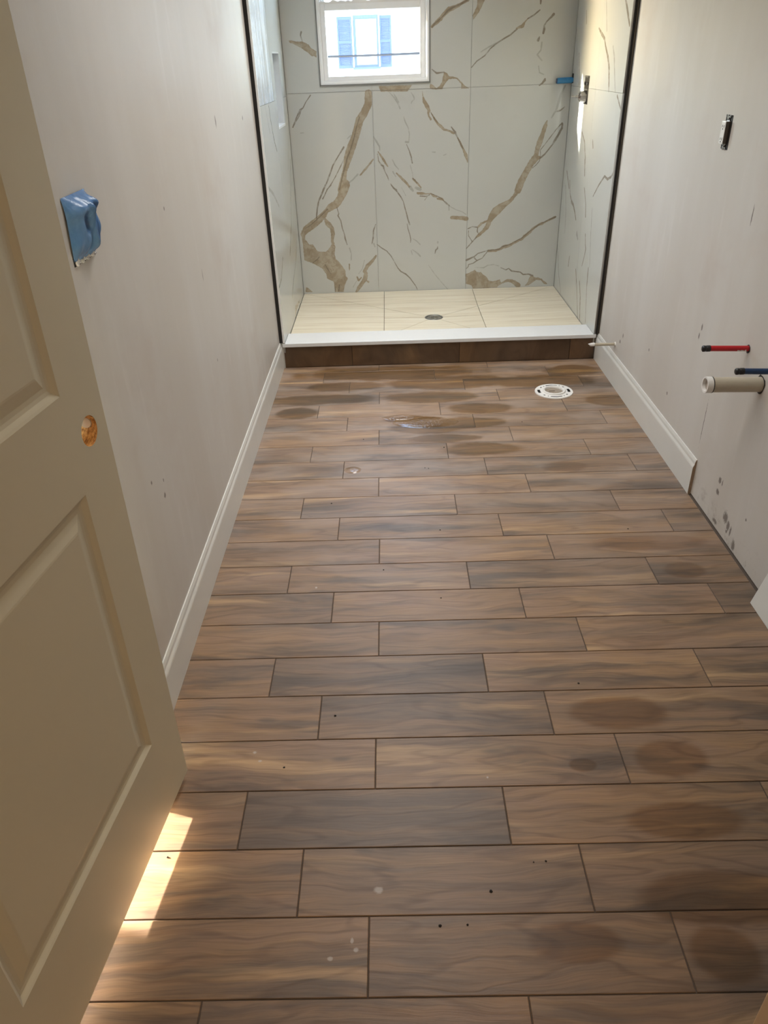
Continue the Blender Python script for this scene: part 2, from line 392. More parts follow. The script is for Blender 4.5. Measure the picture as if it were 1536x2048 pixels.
OLD = [(0.581, 1.392, 0.132, 0.060), (0.67, 1.241, 0.092, 0.057), (0.443, 1.224, 0.034, 0.02), (0.969, 2.018, 0.07, 0.045), (0.903, 2.187, 0.20, 0.05),
       (0.64, 1.065, 0.141, 0.05), (0.66, 0.88, 0.186, 0.062), (0.33, 0.796, 0.094, 0.043), (0.617, 0.772, 0.072, 0.057), (0.721, 2.774, 0.094, 0.045)]
FRESH = [(0.09, 3.30, 0.14, 0.030), (0.15, 3.205, 0.17, 0.070), (0.33, 3.24, 0.20, 0.060), (0.211, 3.08, 0.16, 0.040),
         (0.186, 3.57, 0.24, 0.065), (-0.386, 3.574, 0.28, 0.06), (-0.49, 3.412, 0.105, 0.062), (0.43, 3.41, 0.16, 0.06), (0.39, 2.96, 0.17, 0.06), (-0.263, 3.75, 0.217, 0.058),
         (0.305, 3.77, 0.348, 0.09), (0.80, 3.75, 0.288, 0.08), (1.10, 3.46, 0.12, 0.07), (1.0, 3.89, 0.162, 0.08), (-0.02, 3.93, 0.5, 0.10)]

SPOTS = [(-0.061, .911, .011, .009), (-0.156, .772, .006, .005), (-0.382, 1.284, .006, .005), (-0.365, 1.257, .006, .004), (-0.114, .806, .004, .007), (-0.105, .788, .006, .005), (0.204, 1.193, .004, .004), (-0.279, 1.972, .005, .006)]
def wood_mat(name, wet=True, dark=1.0):
    t = NT(name)
    oi = t.n('ShaderNodeObjectInfo').outputs['Random']
    tone = t.attr('tone', 'OBJECT')
    c = t.coord('Object')
    off = t.comb(t.math('MULTIPLY', oi, 37.0), t.math('MULTIPLY', oi, 91.0), t.math('MULTIPLY', oi, 13.0))
    v = t.vmath('ADD', c, off)
    warp = t.noise(t.mapping(v, (2.2, 5, 1)), 1.0, 3, .55, 0, 1)
    vw = t.vmath('ADD', v, t.vmath('MULTIPLY', t.vmath('SUBTRACT', warp, (.5, .5, .5)), (.12, .085, 0)))
    # cathedral grain: warped rings along the board
    g = t.noise(t.mapping(vw, (1.6, 11, 1)), 1.0, 2, .5, .3)
    rings = t.math('PINGPONG', t.math('MULTIPLY', g, 7.5), .5)
    rings = t.step(rings, .02, .22)
    fine = t.noise(t.mapping(vw, (9, 330, 1)), 1.0, 4, .65)
    streak = t.noise(t.mapping(vw, (1.5, 26, 1)), 1.0, 4, .6)
    band = t.noise(t.mapping(vw, (1.1, 8.5, 1), (5, 3, 0)), 1.0, 5, .6, .35)
    cloud = t.noise(t.mapping(v, (3.0, 9, 1), (9, 1, 4)), 1.0, 4, .6)
    # base tone: tan to grey brown, per board
    tan = (0.350, 0.222, 0.122); grey = (0.150, 0.112, 0.090); pink = (0.290, 0.196, 0.140)
    tan2 = (0.60, 0.425, 0.25)
    k = t.math('ADD', t.math('MULTIPLY', t.math('SUBTRACT', streak, .5), 2.2), t.math('ADD', tone, t.math('MULTIPLY', t.math('SUBTRACT', cloud, .5), 1.3)), clamp=True)
    col = t.mix(k, t.mix(t.step(cloud, .35, .65), pink, tan), grey)
    light = t.step(t.noise(t.mapping(vw, (1.4, 17, 1), (2, 7, 1)), 1.0, 3, .5), .56, .74)
    col = t.mix(t.math('MULTIPLY', light, t.math('SUBTRACT', .85, t.math('MULTIPLY', tone, .8), clamp=True)), col, tan2)
    smoke = t.step(band, .50, .66)
    col = t.mix(t.math('MULTIPLY', smoke, .80), col, (0.090, 0.074, 0.066))
    col = t.mix(t.math('MULTIPLY', t.math('SUBTRACT', 1.0, rings), .42), col, t.mix(1.0, col, (.52, .46, .42), 'MULTIPLY'))
    col = t.mix(t.math('MULTIPLY', t.step(fine, .42, .66), .46), col, t.mix(1.0, col, (.62, .58, .54), 'MULTIPLY'))
    # knots
    vo = t.n('ShaderNodeTexVoronoi', feature='F1'); t.put(vo.inputs['Vector'], t.mapping(vw, (3.2, 9, 1))); t.put(vo.inputs['Scale'], 1.0)
    kn = t.step(vo.outputs['Distance'], .03, .13, 1.0, 0.0)
    col = t.mix(t.math('MULTIPLY', kn, .55), col, (.085, .068, .058))
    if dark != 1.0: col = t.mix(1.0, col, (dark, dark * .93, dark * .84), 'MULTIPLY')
    rough = t.math('ADD', .36, t.math('MULTIPLY', fine, .16))
    col = t.mix(1.0, col, (1.0, .925, .80), 'MULTIPLY')
    h = t.math('ADD', t.math('MULTIPLY', fine, .7), t.math('MULTIPLY', rings, .3))
    if wet:
        pos = t.pos()
        old = ellipse_mask(t, pos, OLD, .22, 7)
        old = t.step(old, .80, 1.12, 1.0, 0.0)
        fr = ellipse_mask(t, pos, FRESH, .40, 7)
        frm = t.step(fr, .88, 1.22, 1.0, 0.0)
        rim = t.math('MULTIPLY', t.step(fr, .80, 1.0), t.step(fr, 1.0, 1.25, 1.0, 0.0))
        wetcol = t.mix(1.0, col, (.66, .52, .34), 'MULTIPLY')
        col = t.mix(t.math('MULTIPLY', old, .80), col, wetcol)
        wetcol2 = t.mix(1.0, col, (.60, .52, .33), 'MULTIPLY')
        col = t.mix(t.math('MULTIPLY', frm, .85), col, wetcol2)
        # dried grout film plus far-floor window sheen, both painted as a pale bloom
        haze = t.step(t.noise(t.mapping(pos, (1, 2.2, 1)), 3.5, 3, .5), .40, .68, .25, 1.0)
        y = t.sep(pos)[1]
        haze = t.math('MULTIPLY', haze, t.math('MULTIPLY', t.step(y, 1.1, 3.2), t.math('SUBTRACT', 1.0, t.math('MULTIPLY', frm, .8))))
        col = t.mix(t.math('MULTIPLY', haze, .40), col, (.42, .355, .31))
        rough = t.math('SUBTRACT', rough, t.math('MULTIPLY', frm, .12), clamp=True)
        rough = t.math('SUBTRACT', rough, t.math('MULTIPLY', old, .06), clamp=True)
        sp = ellipse_mask(t, pos, SPOTS, .5, 90)
        col = t.mix(t.step(sp, .5, 1.1, .55, 0.0), col, (.55, .50, .45))
        # water lies in droplets on the wettest spot
        pud = ellipse_mask(t, pos, [(0.15, 3.262, .15, .062), (0.04, 3.325, .10, .03), (-0.185, 2.795, .035, .030)], .16, 12)
        pm = t.step(pud, .50, 1.08, 1.0, 0.0)
        rough = t.mix(t.step(pud, 1.0, 1.1, 1.0, 0.0), rough, (.10, .10, .10))
        drops = t.noise(pos, 75, 2, .5)
        h = t.math('MULTIPLY', h, t.math('SUBTRACT', 1.0, t.math('MULTIPLY', frm, .6)))
        b2 = t.n('ShaderNodeBump'); t.put(b2.inputs['Height'], t.math('MULTIPLY', pm, t.math('ADD', .8, t.math('MULTIPLY', drops, .5)))); b2.inputs['Strength'].default_value = 1.0; b2.inputs['Distance'].default_value = .0050
        t.put(b2.inputs['Normal'], t.bump(h, .35, .0012)); nrm = b2.outputs[0]
    else: nrm = t.bump(h, .35, .0012)
    t.set(color=col, rough=rough, spec=.5, normal=nrm)
    return t.m

def marble_mat(name, film=False):
    t = NT(name)
    pos = t.pos()
    wob = t.math('MULTIPLY', t.math('SUBTRACT', t.noise(pos, 55, 4, .65), .5), .012)
    fill = t.math('ADD', t.attr('vein_fill'), wob)
    line = t.math('ADD', t.attr('vein_line'), t.math('MULTIPLY', wob, .35))
    faint = t.math('ADD', t.attr('vein_faint'), t.math('MULTIPLY', wob, .4))
    base = t.mix(t.noise(pos, 2.2, 3), (.535, .55, .525), (.585, .60, .58))
    cl = t.noise(pos, 5.0, 4, .6, .4)
    base = t.mix(t.step(cl, .58, .75, 0, .22), base, (.48, .485, .46))
    br = t.mix(t.step(t.noise(pos, 16, 4, .6, .6), .38, .62), (.33, .265, .18), (.43, .375, .285))
    br = t.mix(t.step(t.noise(t.mapping(pos, (1, 1, 1), (3, 3, 3)), 30, 3, .6, 1.5), .56, .62, 0, .5), br, (.27, .20, .13))
    mf = t.step(fill, -.0010, .0022)
    edge = t.math('MULTIPLY', mf, t.step(fill, .001, .005, 1.0, 0.0))
    col = t.mix(t.math('MULTIPLY', mf, .92), base, br)
    col = t.mix(t.math('MULTIPLY', edge, .35), col, (.26, .20, .135))
    brk = t.step(t.noise(pos, 30, 3, .6), .30, .55, .45, 1.0)
    col = t.mix(t.math('MULTIPLY', t.step(line, -.0014, .0012), t.math('MULTIPLY', brk, .85)), col, (.215, .18, .135))
    col = t.mix(t.math('MULTIPLY', t.step(faint, -.0020, .0020), t.math('MULTIPLY', brk, .50)), col, (.26, .25, .22))
    rg = t.step(t.noise(pos, 1.6, 3), .3, .8, .09, .17)
    if film:      # thinset film, with bluish window reflection and glints painted into the colour
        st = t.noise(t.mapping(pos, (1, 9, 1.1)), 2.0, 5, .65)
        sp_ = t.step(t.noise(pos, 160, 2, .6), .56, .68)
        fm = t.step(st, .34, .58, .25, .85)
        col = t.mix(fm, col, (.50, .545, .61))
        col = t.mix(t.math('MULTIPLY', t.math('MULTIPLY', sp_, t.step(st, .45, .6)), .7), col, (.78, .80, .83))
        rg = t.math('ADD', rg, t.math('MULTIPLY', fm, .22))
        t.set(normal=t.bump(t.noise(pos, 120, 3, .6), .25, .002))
    t.set(color=col, rough=rg, spec=.5)
    return t.m

def wall_mat(name, marks, side):
    t = NT(name); pos = t.pos()
    s = t.sep(pos)
    # vertical taping and skim-coat passes, dirt
    band = t.noise(t.mapping(pos, (1, 2.1, .35)), 1.0, 4, .6)
    blotch = t.noise(t.mapping(pos, (1, 1.2, 1.6)), 1.6, 5, .6)
    fine = t.noise(t.mapping(pos, (1, 9, 1.4)), 2.0, 4, .6)
    col = t.mix(t.step(band, .35, .65), (.56, .53, .485), (.61, .59, .555))
    col = t.mix(t.step(blotch, .5, .75, 0, .55), col, (.53, .475, .425))
    col = t.mix(t.step(fine, .55, .8, 0, .22), col, (.74, .72, .70))
    # smudges
    wv = t.math('MULTIPLY', t.math('SUBTRACT', t.noise(t.mapping(pos, (1, 1, .45)), 150, 4, .75), .5), 2.2)
    res = None
    for y, z, ry, rz in marks:
        d = t.vmath('MULTIPLY', t.vmath('SUBTRACT', pos, (0, y, z)), (0, 1 / ry, 1 / rz))
        l = t.vmath('LENGTH', d, out=1); res = l if res is None else t.math('MINIMUM', res, l)
    m = t.step(t.math('ADD', res, wv), .6, 1.2, .8, 0.0)
    col = t.mix(m, col, (.13, .105, .09))
    # dust and glue haze low on the wall
    low = t.math('MULTIPLY', t.step(s[2], .0, .13, 1, 0), t.step(t.noise(pos, 18, 4, .7), .52, .68, 0, .5))
    if side > 0: col = t.mix(low, col, (.25, .21, .17))
    t.set(color=col, rough=t.step(band, .3, .7, .62, .80) if side > 0 else t.step(band, .3, .7, .46, .60), spec=.3, normal=t.bump(t.noise(pos, 9, 5, .6), .12, .004))
    return t.m

M_WOOD = wood_mat('wood_look_tile')
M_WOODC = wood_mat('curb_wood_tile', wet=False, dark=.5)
M_MARBLE = marble_mat('marble_porcelain'); M_MARBLEF = marble_mat('marble_porcelain_film_glints', True)
MARKS_R = [(2.716, .608, .006, .012), (2.728, .571, .006, .014), (2.31, .13, .012, .012), (2.312, .178, .010, .012), (2.289, .179, .004, .012), (2.211, .083, .02, .022), (2.18, .067, .012, .02),
           (2.157, .06, .006, .02), (2.183, .042, .006, .008), (2.077, .157, .006, .006), (2.28, .024, .02, .010), (2.114, .027, .012, .02), (3.627, .275, .008, .012), (3.662, .235, .01, .01),
           (2.536, .30, .0028, .09), (2.935, .254, .006, .008), (3.231, .341, .006, .006), (2.506, 1.042, .004, .03)]
MARKS_L = [(3.111, 1.325, .008, .02), (3.705, 1.3, .01, .01), (1.678, .582, .005, .007), (1.769, .539, .004, .006), (2.576, .589, .005, .006), (2.236, 1.163, .006, .006), (1.755, .499, .008, .008), (2.554, .899, .003, .02)]
M_WALLR = wall_mat('primed_drywall_right', MARKS_R, 1)
M_WALLL = wall_mat('primed_drywall_left', MARKS_L, -1)
M_WALL = plain('primed_drywall', (.62, .58, .53), .55, bump=.05, scale=8)
M_TRIM = plain('white_trim_paint', (.70, .70, .665), .32, var=.04, scale=9)
M_MDF = plain('raw_fibreboard', (.34, .25, .17), .8, var=.25, scale=90, bump=.3)
M_DOOR = plain('cream_door_paint', (.66, .615, .47), .42, var=.035, scale=5, bump=.04)
M_GROUT = plain('brown_grout', (.10, .075, .058), .9, var=.2, scale=60, bump=.2)
M_GROUTW = plain('white_grout', (.50, .49, .46), .8, var=.1, scale=60)
M_GROUTP = plain('tan_grout', (.13, .10, .07), .9, var=.15, scale=60)
M_QUARTZ = plain('white_quartz', (.76, .78, .79), .22, var=.02, scale=50)
M_DARK = plain('dark_gap', (.020, .018, .016), .8)
M_BRONZE = plain('dark_metal_edge', (.085, .072, .058), .35, metal=.7)
M_VINYL = plain('white_vinyl', (.87, .88, .88), .3, var=.02)
M_PVC = plain('cream_pvc', (.50, .45, .35), .35, var=.05)
M_CHROME = plain('chrome', (.50, .50, .51), .22, metal=1.0, var=.03)
M_STEEL = plain('galvanised_steel', (.34, .345, .34), .35, metal=1.0, var=.12, scale=200)
M_BLACK = plain('black_plastic', (.012, .012, .013), .4)
M_RED = plain('red_pipe_plastic', (.48, .006, .012), .35, var=.05)
M_BLUE = plain('blue_pipe_plastic', (.006, .035, .105), .35, var=.08)
M_BLUEC = plain('blue_stub_tape', (.035, .22, .47), .35, var=.25, scale=60, bump=.3)
M_WHITEP = plain('white_plastic', (.80, .79, .76), .35, var=.04)
M_CONC = plain('pale_ground', (.5, .5, .5), .9)
M_CRUMB = plain('dark_crumb', (.018, .014, .011), .8)

def tape_mat():
    t = NT('blue_painters_tape'); c = t.coord()
    f = t.noise(c, 25, 3, .5)
    t.set(color=t.mix(f, (.035, .15, .40), (.16, .31, .56)), rough=.24, spec=.6, normal=t.bump(t.noise(t.mapping(c, (1, 1, .45)), 45, 3, .6, .8), .7, .004)); return t.m
M_TAPE = tape_mat()
def chip_mat():
    t = NT('chipboard_core'); c = t.coord()
    f = t.noise(t.mapping(c, (60, 140, 200)), 1.0, 3, .7)
    t.set(color=t.ramp(f, [(.3, (.13, .045, .008)), (.5, (.52, .25, .06)), (.7, (.80, .50, .18))]), rough=.8, normal=t.bump(f, .6, .003)); return t.m
M_CHIP = chip_mat()
def pan_mat():
    t = NT('travertine_look_tile'); p_ = t.pos()
    f = t.noise(t.mapping(p_, (1.5, 26, 1)), 1.0, 5, .6, .15)
    g = t.noise(t.mapping(p_, (5, 150, 1)), 1.0, 3, .6)
    col = t.ramp(f, [(.25, (.62, .545, .41)), (.5, (.77, .71, .57)), (.75, (.85, .81, .69))])
    col = t.mix(t.step(g, .5, .7, 0, .18), col, (.42, .35, .24))
    t.set(color=col, rough=.38, spec=.5, normal=t.bump(g, .05, .001)); return t.m
M_PAN = pan_mat()
def glass_mat():
    t = NT('window_glass'); t.t.nodes.remove(t.b)
    tr = t.n('ShaderNodeBsdfTransparent'); gl = t.n('ShaderNodeBsdfGlossy'); gl.inputs['Roughness'].default_value = .01
    tr.inputs[0].default_value = (.93, .96, .97, 1)
    ge = t.n('ShaderNodeNewGeometry'); dt = t.math('ABSOLUTE', t.vmath('DOT_PRODUCT', ge.outputs['Incoming'], ge.outputs['Normal'], out=1))
    fz = t.math('ADD', .04, t.math('MULTIPLY', t.math('POWER', t.math('SUBTRACT', 1.0, dt), 5.0), .96))
    mx = t.n('ShaderNodeMixShader'); t.put(mx.inputs[0], fz); t.t.links.new(tr.outputs[0], mx.inputs[1]); t.t.links.new(gl.outputs[0], mx.inputs[2])
    t.t.links.new(mx.outputs[0], t.out.inputs[0]); return t.m
M_GLASS = glass_mat()

# ------------------------------------------------------------------ the room
XL, XR = -0.640, 1.163          # drywall faces
TL, TR = -0.612, 1.135          # tile faces in the shower
YC, YB = 4.064, 5.200           # curb front, back tile face
CEIL = 2.44
floor = struct(box('floor', -2.3, XR + .15, -2.2, YC + .10, -0.12, -0.0025, M_GROUT))

# wood-look floor tiles, 6 by 24 inches, each its own object
S_ROW = 0.1555; GAP = 0.0026; Y22 = 0.7001
JOINTS = {1: [-0.081, 0.536], 2: [-0.387, 0.229, 0.854], 3: [-0.238, 0.378, 1.005], 4: [-0.076, 0.541], 5: [-0.383, 0.229, 0.853], 6: [-0.23, 0.384, 1.008],
 7: [-0.075, 0.541], 8: [-0.378, 0.233, 0.857], 9: [-0.226, 0.387, 1.013], 10: [-0.073, 0.542], 11: [-0.375, 0.233, 0.857], 12: [-0.222, 0.389, 1.012],
 13: [-0.067, 0.546], 14: [-0.374, 0.237, 0.859], 15: [-0.217, 0.396, 1.016], 16: [-0.066, 0.55], 17: [-0.372, 0.241, 0.859], 18: [-0.223, 0.393, 1.01],
 19: [-0.071, 0.546], 20: [-0.381, 0.236, 0.853], 21: [-0.23, 0.385, 1.003], 22: [-0.08, 0.537], 23: [-0.394, 0.222, 0.84]}
# how grey (1) or tan (0) each tile of a row is, left to right
TONES = {1: [.35, .3, .25], 2: [.25, .45, .35, .2], 3: [.45, .15, .3, .3], 4: [.35, .25, .4, .3], 5: [.4, .2, .25, .3], 6: [.25, .25, .45, .3], 7: [.2, .4, .2], 8: [.5, .4, .35, .35],
 9: [.45, .35, .5, .45], 10: [.4, .15, .45], 11: [.3, .45, .65, .35], 12: [.3, .45, .2, .75], 13: [.5, .25, .25], 14: [.35, .4, .7, .4], 15: [.5, .25, .2, .45],
 16: [.3, .5, .25], 17: [.3, .8, .15, .45], 18: [.25, .55, .25, .3], 19: [.15, .4, .3], 20: [.45, .85, .3, .45], 21: [.12, .5, .5, .4], 22: [.35, .55, .65], 23: [.3, .4, .5, .4]}
mesh_cache = {}
def plank_mesh(w, d):
    k = (round(w, 3), round(d, 3))
    if k not in mesh_cache:
        bm = bmesh.new(); hw, hd = w / 2, d / 2; b = .0011
        lv = [(-.008, 0), (-b, 0), (0, b)]
        rings = [[bm.verts.new((sx * (hw - i), sy * (hd - i), z)) for sx, sy in ((-1, -1), (1, -1), (1, 1), (-1, 1))] for z, i in lv]
        for a in range(2):
            for i in range(4):
                j = (i + 1) % 4; bm.faces.new((rings[a][i], rings[a][j], rings[a + 1][j], rings[a + 1][i]))
        bm.faces.new(rings[2]); bm.faces.new(rings[0][::-1])
        me = bpy.data.meshes.new('plank_tile'); bm.normal_update(); bm.to_mesh(me); bm.free(); me.materials.append(M_WOOD)
        mesh_cache[k] = me
    return mesh_cache[k]
FX0, FX1 = -0.640, XR - .007
for r in range(1, 31):
    y0 = Y22 + (22 - r) * S_ROW; y1 = y0 + S_ROW
    if r == 1: y1 = YC - .001
    if r in JOINTS: js = list(JOINTS[r])
    else: js = [[-0.08, .537], [-0.39, .225, .84], [-0.23, .385, 1.0]][(r - 1) % 3]
    x_lo = FX0 if not (0.35 < (y0 + y1) / 2 < 1.17) else -2.2
    xs = [x_lo] + js + [FX1]
    if x_lo < -1: xs = [x_lo] + [js[0] - .614 * k for k in (2, 1) if js[0] - .614 * k > x_lo + .05] + js + [FX1]
    n_extra = len(xs) - 2 - len(js)
    for i in range(len(xs) - 1):
        w = xs[i + 1] - xs[i] - GAP; d = y1 - y0 - GAP
        if w < .02: continue
        o = bpy.data.objects.new('plank_tile', plank_mesh(w, d)); COL.objects.link(o); o.parent = floor
        o.location = ((xs[i] + xs[i + 1]) / 2, (y0 + y1) / 2, 0 + (random.random() - .5) * .0004)
        tl = TONES.get(r); j = i - n_extra
        o['tone'] = float(tl[j]) if tl and 0 <= j < len(tl) else random.uniform(.2, .6)

ceiling = struct(box('ceiling', -2.3, XR + .15, -2.2, 5.268, CEIL, CEIL + .1, M_WALL))
struct(box('sun_block_eave', -5.0, 4.0, 5.272, 5.77, 2.335, 2.50, M_TRIM), 'unseen overhang added outside to keep sun off the upper sash')  # overhang added out of view to block sun through the upper sash
# left wall with an unseen doorway added behind the door to let sun under
wl = bmesh.new()
add_box(wl, XL - .12, XL, 1.170, YC, 0.0, CEIL)
add_box(wl, XL - .12, XL, 0.35, 1.170, 2.05, CEIL)
wall_left = struct(bm_obj('wall_left', wl, M_WALLL))
wl2 = bmesh.new(); add_box(wl2, XL - .12, XL, -2.2, 0.35, 0, CEIL)
struct(bm_obj('wall_hall', wl2, M_WALL))
wr = bmesh.new()
add_box(wr, XR, XR + .12, .57, YC + .03, 0.004, CEIL)
wall_right = struct(bm_obj('wall_right', wr, M_WALLR))
wb = bmesh.new()
WX0, WX1, WZ0, WZ1 = -0.398, 0.270, 1.374, 2.215
YW = YB + .010
WT = .058
add_box(wb, XL - .12, WX0, YW, YW + WT, 0, CEIL); add_box(wb, WX1, XR + .12, YW, YW + WT, 0, CEIL)
add_box(wb, WX0, WX1, YW, YW + WT, 0, WZ0); add_box(wb, WX0, WX1, YW, YW + WT, WZ1, CEIL)
wall_back = struct(bm_obj('wall_back', wb, M_GROUTW))
# shower side walls behind the tile
ws = bmesh.new()
NY0, NY1, NZ0, NZ1 = 4.712, 5.006, 1.180, 1.556
add_box(ws, XL - .12, TL - .009, YC - .006, NY0, 0, CEIL); add_box(ws, XL - .12, TL - .009, NY1, YW, 0, CEIL)
add_box(ws, XL - .12, TL - .009, NY0, NY1, 0, NZ0); add_box(ws, XL - .12, TL - .009, NY0, NY1, NZ1, CEIL)
wall_sl = struct(bm_obj('wall_shower_left', ws, M_GROUTW))
ws = bmesh.new(); add_box(ws, TR + .009, XR + .12, YC + .03, YW, 0, CEIL)
wall_sr = struct(bm_obj('wall_shower_right', ws, M_GROUTW))
# near wall: the door frame beside the camera
nw = bmesh.new(); add_box(nw, .580, XR + .12, .44, .57, 0, CEIL); add_box(nw, XL, .580, .44, .57, 2.08, CEIL)
struct(bm_obj('wall_near', nw, M_WALL))
M_JAMB = plain('tan_jamb', (.62, .44, .27), .45)
struct(box('trim_1', .558, .578, .425, .585, 0, 2.08, M_JAMB, bev=.002))
hb = bmesh.new(); add_box(hb, XR, XR + .12, -2.2, .44, 0, CEIL); add_box(hb, XL - .12, XR + .12, -2.32, -2.2, 0, CEIL)
struct(bm_obj('wall_hall', hb, M_WALL))
# added side room, its outer opening shaped to aim the sun streak
sr = bmesh.new()
add_box(sr, -2.3, -2.2, -2.2, 1.31, 0, CEIL); add_box(sr, -2.3, -2.2, 1.95, 3.0, 0, CEIL)
add_box(sr, -2.3, -2.2, 1.31, 1.95, 0, .25); add_box(sr, -2.3, -2.2, 1.31, 1.95, 1.7, CEIL)
add_box(sr, -2.3, XL - .12, 3.0, 3.1, 0, CEIL)
struct(bm_obj('wall_added_side_room', sr, M_WALL))

# ------------------------------------------------------------------ marble tiles
def seg_arrays(side):
    seg = {'b': [], 't': [], 'g': []}; polys = []
    for k, pts in VEINS[side]:
        if k == 'P': polys.append(np.array(pts, float) / 1000.0); continue
        a = np.array(pts, float) / 1000.0
        for i in range(len(a) - 1): seg[k].append(np.r_[a[i], a[i + 1]])
    return {k: np.array(v) if v else np.zeros((0, 6)) for k, v in seg.items()}, polys
def sd_caps(P, S):
    best = np.full(len(P), -.05)
    for s in S:
        a, b = s[0:2], s[3:5]; ab = b - a; L2 = max(ab @ ab, 1e-12)
        t = np.clip(((P - a) @ ab) / L2, 0, 1)
        d = np.hypot(P[:, 0] - a[0] - t * ab[0], P[:, 1] - a[1] - t * ab[1])
        best = np.maximum(best, s[2] + (s[5] - s[2]) * t - d)
    return best
def sd_poly(P, V):
    d = np.full(len(P), 1e9); ins = np.zeros(len(P), bool); n = len(V)
    for i in range(n):
        a, b = V[i], V[(i + 1) % n]; ab = b - a; t = np.clip(((P - a) @ ab) / max(ab @ ab, 1e-12), 0, 1)
        d = np.minimum(d, np.hypot(P[:, 0] - a[0] - t * ab[0], P[:, 1] - a[1] - t * ab[1]))
        c = ((a[1] > P[:, 1]) != (b[1] > P[:, 1]))
        with np.errstate(divide='ignore', invalid='ignore'):
            xi = (b[0] - a[0]) * (P[:, 1] - a[1]) / (b[1] - a[1]) + a[0]
        ins ^= c & (P[:, 0] < xi)
    return np.where(ins, d, -d)
VSEG = {s_: seg_arrays(s_) for s_ in VEINS}
def fields(side, P):
    seg, polys = VSEG[side]
    f = sd_caps(P, seg['b'])
    for V in polys: f = np.maximum(f, sd_poly(P, V))
    return np.clip(f, -.05, .05), sd_caps(P, seg['t']), sd_caps(P, seg['g'])

def marble_tile(side, rects, outline, place, parent, fine=.0030, thick=.009, mat=None):
    """rects [(u0,u1,v0,v1)] cover the face; outline = list of closed loops (u,v) for the edge skirts"""
    ver = []; quads = []; base = 0; co_all = []
    for u0, u1, v0, v1 in rects:
        nu = max(1, round((u1 - u0) / .03)); nv = max(1, round((v1 - v0) / .03))
        du = (u1 - u0) / nu; dv = (v1 - v0) / nv
        cu = u0 + (np.arange(nu) + .5) * du; cv = v0 + (np.arange(nv) + .5) * dv
        CU, CV = np.meshgrid(cu, cv, indexing='ij'); C = np.c_[CU.ravel(), CV.ravel()]
        f, l, g = fields(side, C); near = np.abs(f) < .027
        near |= (l > -.024) | (g > -.024)
        for (x, y), nr in zip(C, near):
            k = max(2, int(round(max(du, dv) / fine))) if nr else 1
            gx = np.linspace(x - du / 2, x + du / 2, k + 1); gy = np.linspace(y - dv / 2, y + dv / 2, k + 1)
            GX, GY = np.meshgrid(gx, gy, indexing='ij'); co_all.append(np.c_[GX.ravel(), GY.ravel()])
            idx = base + np.arange((k + 1) * (k + 1)).reshape(k + 1, k + 1)
            quads.append(np.stack([idx[:-1, :-1], idx[1:, :-1], idx[1:, 1:], idx[:-1, 1:]], -1).reshape(-1, 4)); base += (k + 1) ** 2
    UV = np.concatenate(co_all); Q = np.concatenate(quads)
    f, l, g = fields(side, UV)
    depth = np.zeros(len(UV))
    for lp in outline:
        n = len(lp); a = np.array(lp, float)
        UV = np.r_[UV, a, a]; depth = np.r_[depth, np.zeros(n), np.full(n, thick)]
        f = np.r_[f, np.full(2 * n, -.05)]; l = np.r_[l, np.full(2 * n, -.05)]; g = np.r_[g, np.full(2 * n, -.05)]
        Q = np.r_[Q, np.array([[base + i, base + n + i, base + n + (i + 1) % n, base + (i + 1) % n] for i in range(n)])]; base += 2 * n
    co = place(UV, depth)
    me = bpy.data.meshes.new('wall_tile')
    me.vertices.add(len(co)); me.vertices.foreach_set('co', co.astype(np.float32).ravel())
    me.loops.add(Q.size); me.loops.foreach_set('vertex_index', Q.astype(np.int32).ravel())
    me.polygons.add(len(Q)); me.polygons.foreach_set('loop_start', (np.arange(len(Q)) * 4).astype(np.int32))
    me.update(calc_edges=True); me.validate()
    for nm, arr in (('vein_fill', f), ('vein_line', l), ('vein_faint', g)):
        at = me.attributes.new(nm, 'FLOAT', 'POINT'); at.data.foreach_set('value', arr.astype(np.float32))
    me.materials.append(mat or M_MARBLE)
    o = bpy.data.objects.new('wall_tile', me); COL.objects.link(o); o.parent = parent
    return o
def rect_loop(u0, u1, v0, v1): return [(u0, v0), (u1, v0), (u1, v1), (u0, v1)]
pl_back = lambda UV, d: np.c_[UV[:, 0], YB + d, UV[:, 1]]
pl_left = lambda UV, d: np.c_[TL - d, UV[:, 0], UV[:, 1]]
pl_right = lambda UV, d: np.c_[TR + d, UV[:, 0], UV[:, 1]]
G = .0008
ZS = 1.338; XA, XB = -.085, .519; ZP = .090
def simple_tile(side, u0, u1, v0, v1, place, parent, mat=None):
    u0 += G; u1 -= G; v0 += G; v1 -= G
    marble_tile(side, [(u0, u1, v0, v1)], [rect_loop(u0, u1, v0, v1)], place, parent, mat=mat)
for u0, u1 in ((TL + .001, XA), (XA, XB), (XB, TR - .001)):
    simple_tile('back', u0, u1, ZP, ZS, pl_back, wall_back)
# upper row cut round the window
z0, z1 = ZS + G, CEIL - G
a, b = TL + .001 + G, XA - G
marble_tile('back', [(a, WX0, z0, z1), (WX0, b, z0, WZ0), (WX0, b, WZ1, z1)], [[(a, z0), (b, z0), (b, WZ0), (WX0, WZ0), (WX0, WZ1), (b, WZ1), (b, z1), (a, z1)]], pl_back, wall_back)
a, b = XA + G, XB - G
marble_tile('back', [(WX1, b, z0, z1), (a, WX1, z0, WZ0), (a, WX1, WZ1, z1)], [[(a, z0), (b, z0), (b, z1), (a, z1), (a, WZ1), (WX1, WZ1), (WX1, WZ0), (a, WZ0)]], pl_back, wall_back)
simple_tile('back', XB, TR - .001, ZS, CEIL, pl_back, wall_back)
YT = 4.590; YF = YC - .006
ZSL = 1.326
simple_tile('right', YF, YT, ZP, ZSL, pl_right, wall_sr); simple_tile('right', YT, YB, ZP, ZSL, pl_right, wall_sr)
